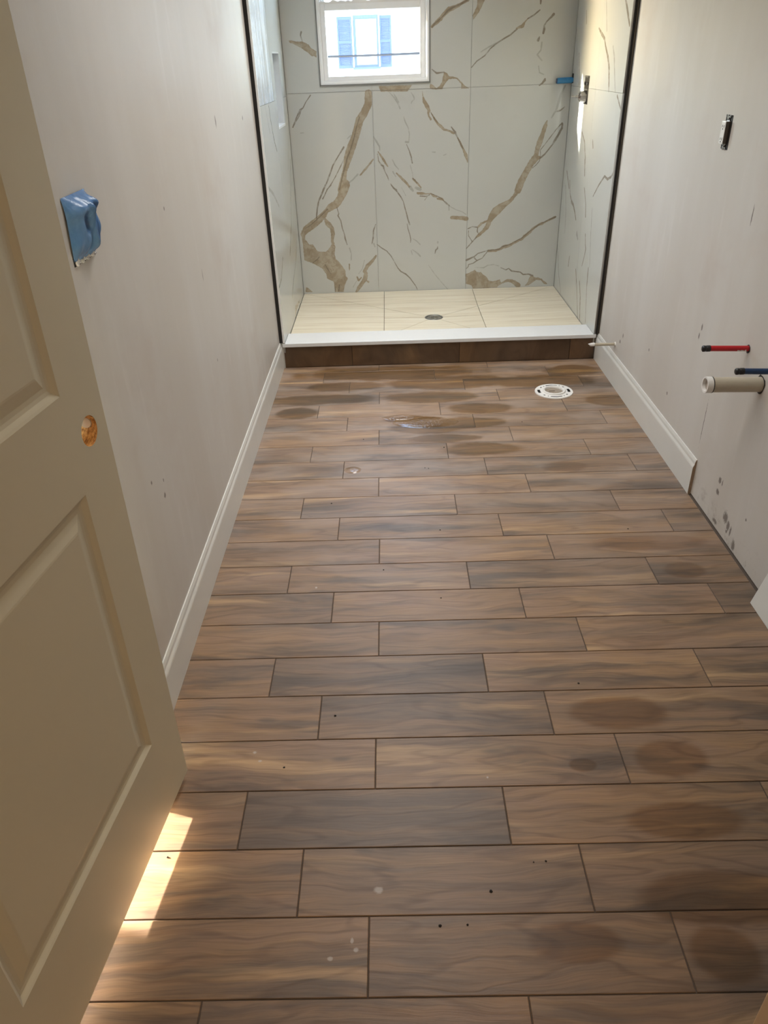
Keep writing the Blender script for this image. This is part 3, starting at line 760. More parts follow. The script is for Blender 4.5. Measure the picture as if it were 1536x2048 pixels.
simple_tile('right', YF, YT, ZSL, CEIL, pl_right, wall_sr); simple_tile('right', YT, YB, ZSL, CEIL, pl_right, wall_sr)
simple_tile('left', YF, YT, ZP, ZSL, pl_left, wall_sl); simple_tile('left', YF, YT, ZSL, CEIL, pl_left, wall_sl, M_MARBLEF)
a, b = YT + G, YB - G
marble_tile('left', [(a, NY0, ZP, ZSL - G), (NY1, b, ZP, ZSL - G), (NY0, NY1, ZP, NZ0)], [[(a, ZP), (b, ZP), (b, ZSL - G), (NY1, ZSL - G), (NY1, NZ0), (NY0, NZ0), (NY0, ZSL - G), (a, ZSL - G)]], pl_left, wall_sl)
marble_tile('left', [(a, NY0, ZSL + G, CEIL), (NY1, b, ZSL + G, CEIL), (NY0, NY1, NZ1, CEIL)], [[(a, ZSL + G), (NY0, ZSL + G), (NY0, NZ1), (NY1, NZ1), (NY1, ZSL + G), (b, ZSL + G), (b, CEIL), (a, CEIL)]], pl_left, wall_sl)
# niche lining
nb = bmesh.new(); e = .008
add_box(nb, TL - .098, TL - .090, NY0, NY1, NZ0, NZ1)
add_box(nb, TL - .090, TL - .001, NY0, NY0 + e, NZ0, NZ1); add_box(nb, TL - .090, TL - .001, NY1 - e, NY1, NZ0, NZ1)
add_box(nb, TL - .090, TL - .001, NY0 + e, NY1 - e, NZ1 - e, NZ1)
nl = bm_obj('niche_lining', nb, plain('plain_white_tile', (.66, .67, .67), .2, var=.04, scale=6), wall_sl)
box('niche_sill', TL - .090, TL + .003, NY0 + e, NY1 - e, NZ0, NZ0 + .014, M_QUARTZ, wall_sl, bev=.002)

# dark edge profiles where drywall meets tile
t1 = thing('trim_2', 'dark metal edge strip on the left side of the shower opening', 'edge trim', kind='structure')
del t1['category']
box('edge_strip', XL + .0005, TL - .010, YC - .012, YC - .002, .150, CEIL, M_DARK, t1)
box('tile_edge', TL - .009, TL + .001, YC - .013, YC - .006, .150, CEIL, M_VINYL, t1)
t2 = thing('trim_3', 'dark metal edge strip on the right side of the shower opening', 'edge trim', kind='structure')
del t2['category']
box('edge_strip', TR + .009, TR + .019, YC - .012, YC - .002, .150, CEIL, M_DARK, t2)
box('bronze_strip', TR + .018, XR - .001, YC - .016, YC - .004, .150, CEIL, M_BRONZE, t2)

# baseboards
def baseboard(name, x, sgn, y0, y1, label=None, h=.150, th=.012):
    prof = [(0, 0), (th, 0), (th, h * .76), (th * .92, h * .80), (th * .62, h * .86), (th * .55, h * .93), (th * .30, h), (0, h)]
    bm = bmesh.new(); n = len(prof)
    A = [bm.verts.new((x + sgn * a, y0, z)) for a, z in prof]; B = [bm.verts.new((x + sgn * a, y1, z)) for a, z in prof]
    for i in range(n):
        j = (i + 1) % n; q = (A[i], A[j], B[j], B[i]); bm.faces.new(q if sgn < 0 else q[::-1])
    f = bm.faces.new(A); f.material_index = 1; f2 = bm.faces.new(B[::-1]); f2.material_index = 1
    bmesh.ops.recalc_face_normals(bm, faces=bm.faces)
    return struct(bm_obj(name, bm, None, mats=[M_TRIM, M_MDF]), label)
baseboard('baseboard_left', XL, 1, 1.235, YC - .001, 'long white baseboard along the left wall')
baseboard('baseboard_right', XR, -1, 2.520, YC - .001, 'short white baseboard with a raw cut end along the right wall')

# ------------------------------------------------------------------ curb and shower floor
curb = thing('shower_curb', 'shower curb with white quartz cap over brown wood-look tiles', 'shower curb', (0.26, YC, 0))
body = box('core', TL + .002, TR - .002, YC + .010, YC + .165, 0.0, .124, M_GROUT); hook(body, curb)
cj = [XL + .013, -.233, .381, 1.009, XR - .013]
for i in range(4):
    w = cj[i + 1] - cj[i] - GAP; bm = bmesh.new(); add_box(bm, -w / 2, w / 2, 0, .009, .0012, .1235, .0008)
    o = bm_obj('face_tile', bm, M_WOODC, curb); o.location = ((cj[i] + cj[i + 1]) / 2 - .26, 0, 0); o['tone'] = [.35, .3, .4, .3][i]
cp = bmesh.new()
add_box(cp, -.625, 1.148, YC - .014, YF - .003, .1245, .1455, .0025)
add_box(cp, TL + .0015, TR - .0015, YF - .006, YC + .172, .1247, .1453, .0015)
cap = bm_obj('quartz_cap', cp, M_QUARTZ); hook(cap, curb)

pan = struct(box('floor_shower', TL - .005, TR + .005, YC + .165, YB + .008, .0, .088, M_GROUTP), 'cream stone-look shower floor cut towards the drain')
PX0, PX1, PY0, PY1 = TL + .0015, TR - .0015, YC + .173, YB - .0015
DX, DY = .266, 4.620
def zpan(x, y): return .096 + .020 * min(1.0, max(abs(x - DX) / .88, abs(y - DY) / .58))
def clip(poly, a, b, c):        # keep a*x+b*y+c >= 0
    out = []
    for i in range(len(poly)):
        p, q = poly[i], poly[(i + 1) % len(poly)]
        dp = a * p[0] + b * p[1] + c; dq = a * q[0] + b * q[1] + c
        if dp >= 0: out.append(p)
        if (dp >= 0) != (dq >= 0):
            t = dp / (dp - dq); out.append((p[0] + (q[0] - p[0]) * t, p[1] + (q[1] - p[1]) * t))
    return out
def line(p, q):
    a, b = q[1] - p[1], p[0] - q[0]; L = math.hypot(a, b); a /= L; b /= L; return a, b, -(a * p[0] + b * p[1])
def split(polys, p, q):
    a, b, c = line(p, q); res = []
    for P in polys:
        for s_ in (1, -1):
            r_ = clip(P, s_ * a, s_ * b, s_ * c)
            if len(r_) > 2 and abs(sum(r_[i][0] * r_[(i + 1) % len(r_)][1] - r_[(i + 1) % len(r_)][0] * r_[i][1] for i in range(len(r_)))) > 2e-4: res.append(r_)
    return res
def inset(P, g):
    cx = sum(p[0] for p in P) / len(P); cy = sum(p[1] for p in P) / len(P); R_ = P
    for i in range(len(P)):
        p, q = P[i], P[(i + 1) % len(P)]
        if math.hypot(q[0] - p[0], q[1] - p[1]) < 1e-6: continue
        a, b, c = line(p, q)
        if a * cx + b * cy + c < 0: a, b, c = -a, -b, -c
        R_ = clip(R_, a, b, c - g)
    return R_
V1, V2, HJ = -.049, .566, 4.930
BL, BR = (PX0, PY1), (PX1, PY1); D = (DX, DY)
rectp = lambda x0, x1: [(x0, PY0), (x1, PY0), (x1, PY1), (x0, PY1)]
groups = [split([rectp(PX0, V1)], BL, D), split([rectp(V2, PX1)], BR, D)]
FLc, FRc = (V1, PY0), (V2, PY0)
mid = rectp(V1, V2)
def sector(P, p, q):
    a, b, c = line(D, p); m = ((p[0] + q[0]) / 2, (p[1] + q[1]) / 2)
    if a * m[0] + b * m[1] + c < 0: a, b, c = -a, -b, -c
    P = clip(P, a, b, c); a, b, c = line(D, q)
    if a * m[0] + b * m[1] + c < 0: a, b, c = -a, -b, -c
    return clip(P, a, b, c)
rays = [BL, BR, (PX1, DY + .012), FRc, FLc]
groups.append([sector(mid, rays[i], rays[(i + 1) % 5]) for i in (0, 1, 2, 3)] + [sector(mid, FLc, (PX0, DY)), sector(mid, (PX0, DY), BL)])
GI = {id(g_): k for k, g_ in enumerate(groups)}
for k, grp in enumerate(groups):
    if k == 2:
        left_pair = grp[4:]; grp = grp[:4] + left_pair
    grp = split(grp, (0, HJ), (1, HJ))
    for P in grp:
        # the two pieces left of the drain read as one tile; keep only a hairline there
        P2 = inset(P, .0015)
        if len(P2) < 3: continue
        bm = bmesh.new(); P2 = P2 if sum(P2[i][0] * P2[(i + 1) % len(P2)][1] - P2[(i + 1) % len(P2)][0] * P2[i][1] for i in range(len(P2))) > 0 else P2[::-1]
        A = [bm.verts.new((x, y, zpan(x, y) - .008)) for x, y in P2]; B = [bm.verts.new((x, y, zpan(x, y))) for x, y in P2]; n = len(P2)
        bm.faces.new(B); bm.faces.new(A[::-1])
        for i in range(n): bm.faces.new((A[i], A[(i + 1) % n], B[(i + 1) % n], B[i]))
        bm_obj('pan_tile', bm, M_PAN, pan)

# shower drain
dr = thing('shower_drain', 'round grey metal drain grate in the shower floor', 'drain', (DX, DY, .0965))
bm = bmesh.new(); add_lathe(bm, [(.0575, -.004), (.0575, .002), (.055, .0035), (.046, .0035), (.044, .0015), (.044, -.004)], 48); bm_obj('rim', bm, M_STEEL, dr, smooth=True)
bm = bmesh.new(); add_lathe(bm, [(.0001, -.003), (.0445, -.003)], 32); bm_obj('dark_well', bm, M_DARK, dr)
bm = bmesh.new()
for i in range(-4, 5):
    y = i * .0098; hw = math.sqrt(max(.0435 ** 2 - y * y, 0)); add_box(bm, -hw, hw, y - .0016, y + .0016, -.001, .002)
for s_ in (-.020, 0, .020): add_box(bm, s_ - .002, s_ + .002, -.040, .040, -.001, .0018)
bm_obj('grate', bm, M_STEEL, dr)
bm = bmesh.new()
add_lathe(bm, [(.0001, .0026), (.0035, .0026), (.0042, .0015)], 12, Matrix.Translation((.050, 0, .0015))); bm_obj('screw', bm, M_CHROME, dr)

# ------------------------------------------------------------------ window
win = thing('window_1', 'white vinyl single-hung window in the marble shower wall', 'window', (-.064, YB, WZ0), kind='structure'); del win['category']
def wpart(name, boxes, mat, bev=.002, parent=win):
    bm = bmesh.new()
    for b_ in boxes: add_box(bm, *b_, bev)
    o = bm_obj(name, bm, mat); hook(o, win)
    if parent is not win: o.parent = parent; o.location = (0, 0, 0)
    return o
x0, x1, za, zb = WX0 + .003, WX1 - .003, WZ0 + .003, WZ1 - .003
yf = YB - .004
wpart('frame', [(x0, x0 + .014, yf, yf + .075, za, zb), (x1 - .014, x1, yf, yf + .075, za, zb), (x0 + .014, x1 - .014, yf, yf + .075, za, za + .012), (x0 + .014, x1 - .014, yf, yf + .075, zb - .014, zb)], M_VINYL)
wpart('caulk_bead', [(WX0 - .003, WX0 + .004, YB - .006, YB + .004, WZ0 - .003, WZ1), (WX1 - .004, WX1 + .003, YB - .006, YB + .004, WZ0 - .003, WZ1), (WX0 - .003, WX1 + .003, YB - .006, YB + .004, WZ0 - .004, WZ0 + .004)], plain('grey_caulk', (.22, .22, .21), .6), .001)
wpart('sill_step', [(x0 + .014, x1 - .014, yf + .008, yf + .075, za + .012, za + .022), (x0 + .014, x0 + .022, yf + .010, yf + .075, za + .022, zb - .014), (x1 - .022, x1 - .014, yf + .010, yf + .075, za + .022, zb - .014)], M_VINYL, .001)
ly = yf + .016; gx0, gx1 = -.345, .212
wpart('lower_sash', [(x0 + .022, gx0, ly, ly + .03, za + .022, 1.793), (gx1, x1 - .022, ly, ly + .03, za + .022, 1.793), (gx0, gx1, ly, ly + .03, za + .022, 1.420), (gx0, gx1, ly, ly + .03, 1.752, 1.793)], M_VINYL, .003)
gl = wpart('glass_pane', [(gx0, gx1, ly + .013, ly + .017, 1.420, 1.752)], M_GLASS, 0)
uy = ly + .0305
wpart('upper_sash', [(x0 + .022, gx0, uy, uy + .03, 1.765, zb - .014), (gx1, x1 - .022, uy, uy + .03, 1.765, zb - .014), (gx0, gx1, uy, uy + .03, 1.765, 1.795), (gx0, gx1, uy, uy + .03, zb - .05, zb - .014)], M_VINYL, .003)
wpart('glass_pane', [(gx0, gx1, uy + .013, uy + .017, 1.795, zb - .05)], M_GLASS, 0)
# ragged protective film left along the meeting rail
bm = bmesh.new(); n = 40; rnd = random.Random(3)
xs_ = [gx0 - .03 + (gx1 - gx0 + .06) * i / n for i in range(n + 1)]
top = [1.794 + .010 * rnd.random() * (1 if rnd.random() > .4 else .3) for _ in xs_]
for i in range(n):
    q = [bm.verts.new((xs_[i], ly - .0008, 1.785)), bm.verts.new((xs_[i + 1], ly - .0008, 1.785)), bm.verts.new((xs_[i + 1], ly - .0008, top[i + 1])), bm.verts.new((xs_[i], ly - .0008, top[i]))]
    bm.faces.new(q)
bmesh.ops.remove_doubles(bm, verts=bm.verts, dist=1e-5)
bmesh.ops.solidify(bm, geom=bm.faces[:], thickness=.0006)
o = bm_obj('torn_film', bm, M_WHITEP); hook(o, win)

# ------------------------------------------------------------------ neighbour's house and outdoors
ground = struct(box('ground', -40, 40, 5.6, 60, -3.3, -3.0, M_CONC))
HY = 22.0
M_SIDING = plain('pale_siding', (.46, .48, .47), .6, var=.03, scale=2)
M_SHUT = plain('blue_shutter', (.040, .060, .130), .5, var=.2, scale=4)
M_HWIN = plain('house_window_trim', (.85, .87, .88), .5)
M_HGL = plain('house_window_blind', (.80, .82, .82), .35, var=.05)
M_SHADE = plain('grey_blue_shade', (.05, .07, .12), .5)
house = thing('neighbour_house', 'pale clapboard house across the yard with blue window shutters', 'house', (0, HY, -3.0))
def hbox(name, x0, x1, y0, y1, z0, z1, mat, parent=house, bev=0):
    bm = bmesh.new(); add_box(bm, x0, x1, y0 - HY, y1 - HY, z0 + 3, z1 + 3, bev); return bm_obj(name, bm, mat, parent)
hbox('wall', -6, 7, HY + .02, HY + 6, -3, 4.2, M_SIDING)
bm = bmesh.new(); z = -3.0
sb = None
for i in range(50):
    zz = 3 - 3 + i * .144
    A = [(-6, 0.0, zz + .150), (-6, -.004, zz + .150), (-6, -.022, zz), (-6, 0.0, zz)]
    if sb is None:
        b2 = bmesh.new(); va = [b2.verts.new((-6, y_, z_)) for _, y_, z_ in ((0, .02, .150), (0, -.002, .150), (0, -.022, 0), (0, .02, 0))]; vb = [b2.verts.new((7, v.co.y, v.co.z)) for v in va]
        for k in range(4): b2.faces.new((va[k], va[(k + 1) % 4], vb[(k + 1) % 4], vb[k]))
        b2.faces.new(va[::-1]); b2.faces.new(vb); bmesh.ops.recalc_face_normals(b2, faces=b2.faces)
        sb = bm_obj('siding_board', b2, M_SIDING, house); sb.location = (0, 0, zz)
    else:
        c = sb.copy(); COL.objects.link(c); c.parent = house; c.location = (0, 0, zz)
bm.free()
k = HY / 10.0
def hx(v): return v * k
zt, zbm = 1.508 + (1.925 - 1.508) * k, 1.508 + (1.425 - 1.508) * k
sxl0, sxl1, fx0, fx1, sxr0, sxr1 = hx(-.535), hx(-.368), hx(-.352), hx(-.066), hx(-.052), hx(.080)
hw = hbox('window', fx0, fx1, HY - .07, HY + .03, zbm, zt, M_SHADE)
def hsub(name, x0, x1, y0, y1, z0, z1, mat): return hbox(name, x0, x1, y0, y1, z0, z1, mat, hw)
hsub('casing', fx0 - .03, fx0, HY - .09, HY, zbm, zt, M_HWIN); hsub('casing', fx1, fx1 + .03, HY - .09, HY, zbm, zt, M_HWIN)
hsub('blind', fx0 + .07, fx1 - .05, HY - .085, HY - .06, zbm + .05, zt - .09, M_HGL)
hsub('sill', fx0 - .03, fx1 + .03, HY - .12, HY, zbm - .05, zbm, M_SHADE)
for a_, b_ in ((sxl0, sxl1), (sxr0, sxr1)):
    bm = bmesh.new(); y0 = HY - .06
    for q in ((a_, a_ + .04, zbm - .02, zt - .02), (b_ - .04, b_, zbm - .02, zt - .02), (a_ + .04, b_ - .04, zbm - .02, zbm + .05), (a_ + .04, b_ - .04, zt - .09, zt - .02), (a_ + .04, b_ - .04, (zt + zbm) / 2 - .04, (zt + zbm) / 2 + .03)):
        add_box(bm, q[0], q[1], y0 - HY, .0, q[2] + 3, q[3] + 3)
    n = 36
    for i in range(n):
        zz = zbm + .05 + (zt - zbm - .14) * (i + .5) / n
        add_box(bm, a_ + .04, b_ - .04, y0 + .012 - HY, .0, zz + 3 - .012, zz + 3 + .010)
    bm_obj('shutter', bm, M_SHUT, house)
bm = bmesh.new(); add_prism(bm, [(-6.4, 7.2), (7.4, 7.2), (.5, 10.2)], -.6, 6.3, M=Matrix(((1, 0, 0, 0), (0, 0, 1, 0), (0, 1, 0, 0), (0, 0, 0, 1))))
bm_obj('roof', bm, plain('roof_grey', (.2, .2, .22), .8), house)
# overhead service cables between the houses
def cable(p0, p1, r, label, name='utility_cable'):
    bm = bmesh.new(); p0 = Vector(p0); p1 = Vector(p1); n = 10; pts = [p0.lerp(p1, i / n) + Vector((0, 0, -.12 * (1 - (2 * i / n - 1) ** 2))) for i in range(n + 1)]
    for i in range(n): add_tube(bm, pts[i], pts[i + 1], r, seg=6)
    return tag(bm_obj(name, bm, M_BLACK), label, 'cable')
cable((-5.9, HY - .35, 1.66), (6.9, HY - .35, 1.72), .026, 'dark cable hanging level across the view of the house outside the window')
cable((.62, HY - .42, 2.85), (1.45, HY - .30, 2.05), .016, 'thin dark cable slanting down at the upper right of the window view')

# ------------------------------------------------------------------ door
Mdoor = Matrix.Identity(4)
_t = Vector((-.0685, -.561, 0)).normalized(); _up = Vector((.018, 0, 1)); _up = (_up - _t * _up.dot(_t)).normalized(); _n = _up.cross(_t) * -1.0
if _n.x < 0: _n = -_n
door = thing('door_1', 'cream two-panel door standing open on the left with an empty knob bore', 'door', (-.535, 1.2125, .026), kind='structure'); del door['category']
door.rotation_mode = 'QUATERNION'
# local axes: x = along the door from its free edge, y = up, z = out of the visible face
Rm = Matrix(((_t.x, _up.x, _n.x), (_t.y, _up.y, _n.y), (_t.z, _up.z, _n.z)))
FLIP = Rm.determinant() < 0
if FLIP: Rm = Matrix(((-_t.x, _up.x, _n.x), (-_t.y, _up.y, _n.y), (-_t.z, _up.z, _n.z)))
door.rotation_quaternion = Rm.to_quaternion()
sg = -1.0 if FLIP else 1.0
DW, DH, DT = .765, 2.02, .035
panels = [(.120, .642, .230, .860), (.120, .642, 1.040, 1.89)]
BX, BZ, BR = .0600, .952, .0270
def dv(bm, s_, z_, d_): return bm.verts.new((sg * s_, z_, d_))
bm = bmesh.new()
us = [0, BX - .035, BX + .035, .120, .642, DW]; vs_l = [0, .230, .860, BZ - .035, BZ + .035, 1.040, 1.89, DH]
for i in range(len(us) - 1):
    for j in range(len(vs_l) - 1):
        u0, u1, v0, v1 = us[i], us[i + 1], vs_l[j], vs_l[j + 1]
        um, vm = (u0 + u1) / 2, (v0 + v1) / 2
        if any(p[0] < um < p[1] and p[2] < vm < p[3] for p in panels): continue
        if abs(um - BX) < .01 and abs(vm - BZ) < .01: continue
        bm.faces.new([dv(bm, *q, 0) for q in ((u0, v0), (u1, v0), (u1, v1), (u0, v1))])
# ring round the bore
N = 40; cir = [(BX + BR * math.cos(2 * math.pi * i / N), BZ + BR * math.sin(2 * math.pi * i / N)) for i in range(N)]
def sq(a_):
    c, s_ = math.cos(a_), math.sin(a_); m = max(abs(c), abs(s_)); return (BX + .035 * c / m, BZ + .035 * s_ / m)
for i in range(N):
    a0, a1 = 2 * math.pi * i / N, 2 * math.pi * (i + 1) / N
    bm.faces.new([dv(bm, *q, 0) for q in (cir[i], sq(a0), sq(a1), cir[(i + 1) % N])])
for (a_, b_) in (((0, 0), (0, DH)), ((0, DH), (DW, DH)), ((DW, DH), (DW, 0)), ((DW, 0), (0, 0))):
    bm.faces.new([dv(bm, *a_, 0), dv(bm, *b_, 0), dv(bm, *b_, -DT), dv(bm, *a_, -DT)])
# back face with the same bore
usb = [0, BX - .035, BX + .035, DW]; vsb = [0, BZ - .035, BZ + .035, DH]
for i in range(3):
    for j in range(3):
        if i == 1 and j == 1: continue
        u0, u1, v0, v1 = usb[i], usb[i + 1], vsb[j], vsb[j + 1]
        bm.faces.new([dv(bm, *q, -DT) for q in ((u0, v1), (u1, v1), (u1, v0), (u0, v0))])
for i in range(N):
    a0, a1 = 2 * math.pi * i / N, 2 * math.pi * (i + 1) / N
    bm.faces.new([dv(bm, *q, -DT) for q in (cir[(i + 1) % N], sq(a1), sq(a0), cir[i])])
bmesh.ops.remove_doubles(bm, verts=bm.verts, dist=1e-5)
bmesh.ops.recalc_face_normals(bm, faces=bm.faces)
leaf = bm_obj('leaf', bm, M_DOOR, door)
for (a_, b_, c_, d_) in panels:
    bm = bmesh.new(); prof = [(0, 0), (.004, -.0025), (.010, -.0075), (.016, -.0090), (.024, -.0088), (.034, -.0060), (.046, -.0022), (.050, -.0016)]
    rings = []
    for off, dep in prof: rings.append([dv(bm, *q, dep) for q in ((a_ + off, c_ + off), (b_ - off, c_ + off), (b_ - off, d_ - off), (a_ + off, d_ - off))])
    for k_ in range(len(rings) - 1):
        for i in range(4):
            j = (i + 1) % 4; bm.faces.new((rings[k_][i], rings[k_][j], rings[k_ + 1][j], rings[k_ + 1][i]))
    bm.faces.new(rings[-1]); bmesh.ops.recalc_face_normals(bm, faces=bm.faces)
    if bm.faces[-1] and sum((f.normal.z for f in bm.faces)) < 0: bmesh.ops.reverse_faces(bm, faces=bm.faces)
    bm_obj('panel', bm, M_DOOR, door)
bm = bmesh.new()
for i in range(N):
    j = (i + 1) % N
    q = [dv(bm, *cir[i], -.0002), dv(bm, *cir[j], -.0002), dv(bm, *cir[j], -DT + .0002), dv(bm, *cir[i], -DT + .0002)]; bm.faces.new(q)
bmesh.ops.remove_doubles(bm, verts=bm.verts, dist=1e-5)
kb = bm_obj('knob_bore', bm, M_CHIP, door); kb['label'] = 'round hole showing orange chipboard core'
bm = bmesh.new(); c0 = (sg * (BX - BR + .0012), BZ + .004, -DT * .55)
add_tube(bm, c0, (c0[0] + sg * .002, c0[1], c0[2]), .0115, .0105, 20)
lb = bm_obj('latch_hole_light', bm, plain('latch_light_tone', (.62, .52, .38), .6), door); lb['label'] = 'pale disc painted as light through the latch hole'  # pale disc painted for light coming through the latch bore

# ------------------------------------------------------------------ left wall: taped switch box
tp = thing('switch_box', 'wall switch box covered with crumpled blue painter\'s tape beside the door', 'switch box', (XL, 1.60, 1.235))
bm = bmesh.new(); rnd = random.Random(11)
ny, nz = 34, 30
def tape_h(y, z):
    # y,z local (-1..1): folds of loosely pressed tape over a protruding switch
    base = .026 * max(0, 1 - abs(y * .95) ** 3) * max(0, 1 - abs(z * .98) ** 4)
    ridge = .011 * math.exp(-((y - .10 + .25 * z) / .10) ** 2) + .009 * math.exp(-((y - .58 + .10 * z) / .07) ** 2) + .010 * math.exp(-((z - .62 - .15 * y) / .20) ** 2)
    dent = -.016 * math.exp(-(((y + .15) / .13) ** 2 + ((z - .05) / .20) ** 2)) - .011 * math.exp(-(((y - .35) / .16) ** 2 + ((z - .22) / .20) ** 2)) - .011 * math.exp(-(((y + .02) / .10) ** 2 + ((z + .65) / .35) ** 2))
    cr = .0025 * math.sin(9 * y + 3 * z * z + 2 * z) * math.sin(5 * z - 2 * y)
    return max(.0012, base + (ridge + dent + cr) * max(0, 1 - abs(y) ** 6) * max(0, 1 - abs(z) ** 8))
grid = []
for j in range(nz + 1):
    row = []
    for i in range(ny + 1):
        y = -1 + 2 * i / ny; z = -1 + 2 * j / nz
        yy = y * .066 + .004 * math.sin(z * 2.2); zz = z * .060
        if z < -.9: zz += .006 * math.sin(i * 1.7) * (abs(z) - .9) * 10 - .0
        row.append(bm.verts.new((tape_h(y, z), yy, zz)))
    grid.append(row)
for j in range(nz):
    for i in range(ny): bm.faces.new((grid[j][i], grid[j][i + 1], grid[j + 1][i + 1], grid[j + 1][i]))
o = bm_obj('tape', bm, M_TAPE, tp, smooth=True); o['label'] = 'crumpled blue masking tape'
bm = bmesh.new()
v = [bm.verts.new(q) for q in ((.0010, .055, .042), (.0010, .080, .036), (.0010, .090, -.052), (.0010, .060, -.050))]; f = bm.faces.new(v)
bmesh.ops.solidify(bm, geom=[f], thickness=-.0006)
o = bm_obj('tape', bm, M_TAPE, tp); o['label'] = 'flat strip of blue tape on the wall'
box('box_recess', -.0005, .0009, -.070, .060, -.069, -.052, M_DARK, tp)
for yy in (-.052, -.022, .008, .038):
    bm = bmesh.new()
    add_tube(bm, (.001, yy - .006, -.064), (.0045, yy - .006, -.064), .0055, bore=.0022, seg=14)
    add_tube(bm, (.001, yy + .008, -.062), (.0045, yy + .008, -.062), .0048, bore=.0020, seg=14)
    add_box(bm, .001, .0040, yy - .004, yy + .006, -.062, -.054)
    bm_obj('mounting_ear', bm, M_VINYL, tp)

# ------------------------------------------------------------------ right wall: outlet, pipes
ol = thing('wall_outlet', 'bare uncovered wall outlet standing out of the right wall', 'outlet', (XR, 2.825, 1.253))
box('box_opening', -.0006, .0006, -.029, .029, -.052, .053, M_DARK, ol)
rc = box('receptacle', -.017, -.001, -.0165, .0165, -.035, .035, M_WHITEP, ol, bev=.002)
for zc in (-.0195, .0195):
    bm = bmesh.new()
    add_box(bm, -.0176, -.0168, -.0085, -.0055, zc - .004, zc + .004); add_box(bm, -.0176, -.0168, .0050, .0075, zc - .0035, zc + .0035)
    bm_obj('slot', bm, M_BLACK, rc)
    bm = bmesh.new(); add_tube(bm, (-.0176, 0, zc - .0085), (-.0168, 0, zc - .0085), .0026, seg=10); bm_obj('ground_hole', bm, M_BLACK, rc)
for sz in (-1, 1):
    bm = bmesh.new()
    add_box(bm, -.0035, -.0015, -.011, .011, sz * .0365 - .002, sz * .0365 + .002)
    add_tube(bm, (-.0035, 0, sz * .0430), (-.0012, 0, sz * .0430), .0070, bore=.0028, seg=18)
    add_tube(bm, (-.0035, -.0105, sz * .049), (-.0012, -.0105, sz * .049), .0048, bore=.002, seg=14)
    add_tube(bm, (-.0035, .0105, sz * .049), (-.0012, .0105, sz * .049), .0048, bore=.002, seg=14)
    bm_obj('yoke_ear', bm, M_CHROME, ol)
    bm = bmesh.new(); add_tube(bm, (-.0062, 0, sz * .0430), (-.0030, 0, sz * .0430), .0030, seg=12); bm_obj('screw', bm, M_STEEL, ol)
bm = bmesh.new(); add_box(bm, -.0155, -.0005, -.0185, -.0160, -.034, .034); bm_obj('dark_side', bm, M_BRONZE, ol)  # dark plate on the near side of the receptacle

def hole_patch(parent, r, loc=(0, 0, 0)):
    bm = bmesh.new(); n = 18; rr = random.Random(int(r * 1e5))
    pts = [(math.cos(2 * math.pi * i / n) * r * (1 + .3 * rr.random()), math.sin(2 * math.pi * i / n) * r * (1 + .3 * rr.random())) for i in range(n)]
    c = [bm.verts.new((-.0006, p[0], p[1])) for p in pts]; bm.faces.new(c)
    o = bm_obj('wall_hole', bm, M_DARK, parent); o.location = loc; return o
def water_pipe(name, label, y, z, length, mat, r=.0092):
    t = thing(name, label, 'pipe', (XR, y, z))
    bm = bmesh.new(); add_tube(bm, (.0, 0, 0), (-length + .022, 0, 0.004), r, seg=20); bm_obj('tube', bm, mat, t, smooth=False)
    bm = bmesh.new(); add_lathe(bm, [(.0001, .026), (r * .8, .0255), (r * 1.12, .023), (r * 1.12, .016), (r * 1.0, .0150), (r * 1.0, .0125), (r * 1.12, .0115), (r * 1.12, .0)], 20,
              Matrix.Translation((-length + .024, 0, .004)) @ Matrix.Rotation(-math.pi / 2, 4, 'Y'))
    o = bm_obj('end_cap', bm, M_BLACK, t, smooth=True); o['label'] = 'black cap on the pipe end'
    hole_patch(t, r * 1.35, (0, 0, -.002))
    return t
rp = water_pipe('water_pipe', 'red capped water pipe stub sticking out of the right wall', 2.330, .661, .150, M_RED)
# print on the pipe
bm = bmesh.new(); rr = random.Random(2)
for i in range(7):
    x = -.012 - i * .0042; w = .0026 + .001 * rr.random(); h_ = .0030 + .0016 * rr.random()
    for (xa, za_) in ((x, 0), (x + w * .6, .0005)):
        pass
    ang = math.radians(200 + rr.random() * 16); y_ = math.cos(ang) * .0094; z_ = math.sin(ang) * .0094
    add_box(bm, x - w / 2, x + w / 2, y_ - .0004, y_ + .0003, z_ - h_ / 2, z_ + h_ / 2)
o = bm_obj('printed_marks', bm, M_WHITEP, rp); o['label'] = 'white print on the red pipe'
water_pipe('water_pipe', 'dark blue capped water pipe stub over the drain pipe', 2.130, .658, .122, M_BLUE)

dp = thing('drain_pipe', 'thick cream plastic drain pipe stub sticking out of the right wall', 'pipe', (XR, 2.200, .588))
bm = bmesh.new(); add_tube(bm, (.0, 0, 0), (-.160, 0, .004), .0240, seg=36, bore=.0200); bm_obj('tube', bm, M_PVC, dp)
bm = bmesh.new(); add_tube(bm, (-.156, 0, .004), (-.176, 0, .0045), .0258, seg=36, bore=.0205); o = bm_obj('end_ring', bm, M_WHITEP, dp); o['label'] = 'white ring on the pipe end'
bm = bmesh.new(); add_tube(bm, (-.1545, 0, .004), (-.1570, 0, .004), .0262, seg=36, bore=.0205); o = bm_obj('seal', bm, M_BLACK, dp); o['label'] = 'thin black seal'
bm = bmesh.new(); add_tube(bm, (-.166, 0, .0043), (-.164, 0, .0043), .0205, seg=30); o = bm_obj('test_plug', bm, plain('grey_plug', (.45, .40, .36), .6), dp)
hole_patch(dp, .026)

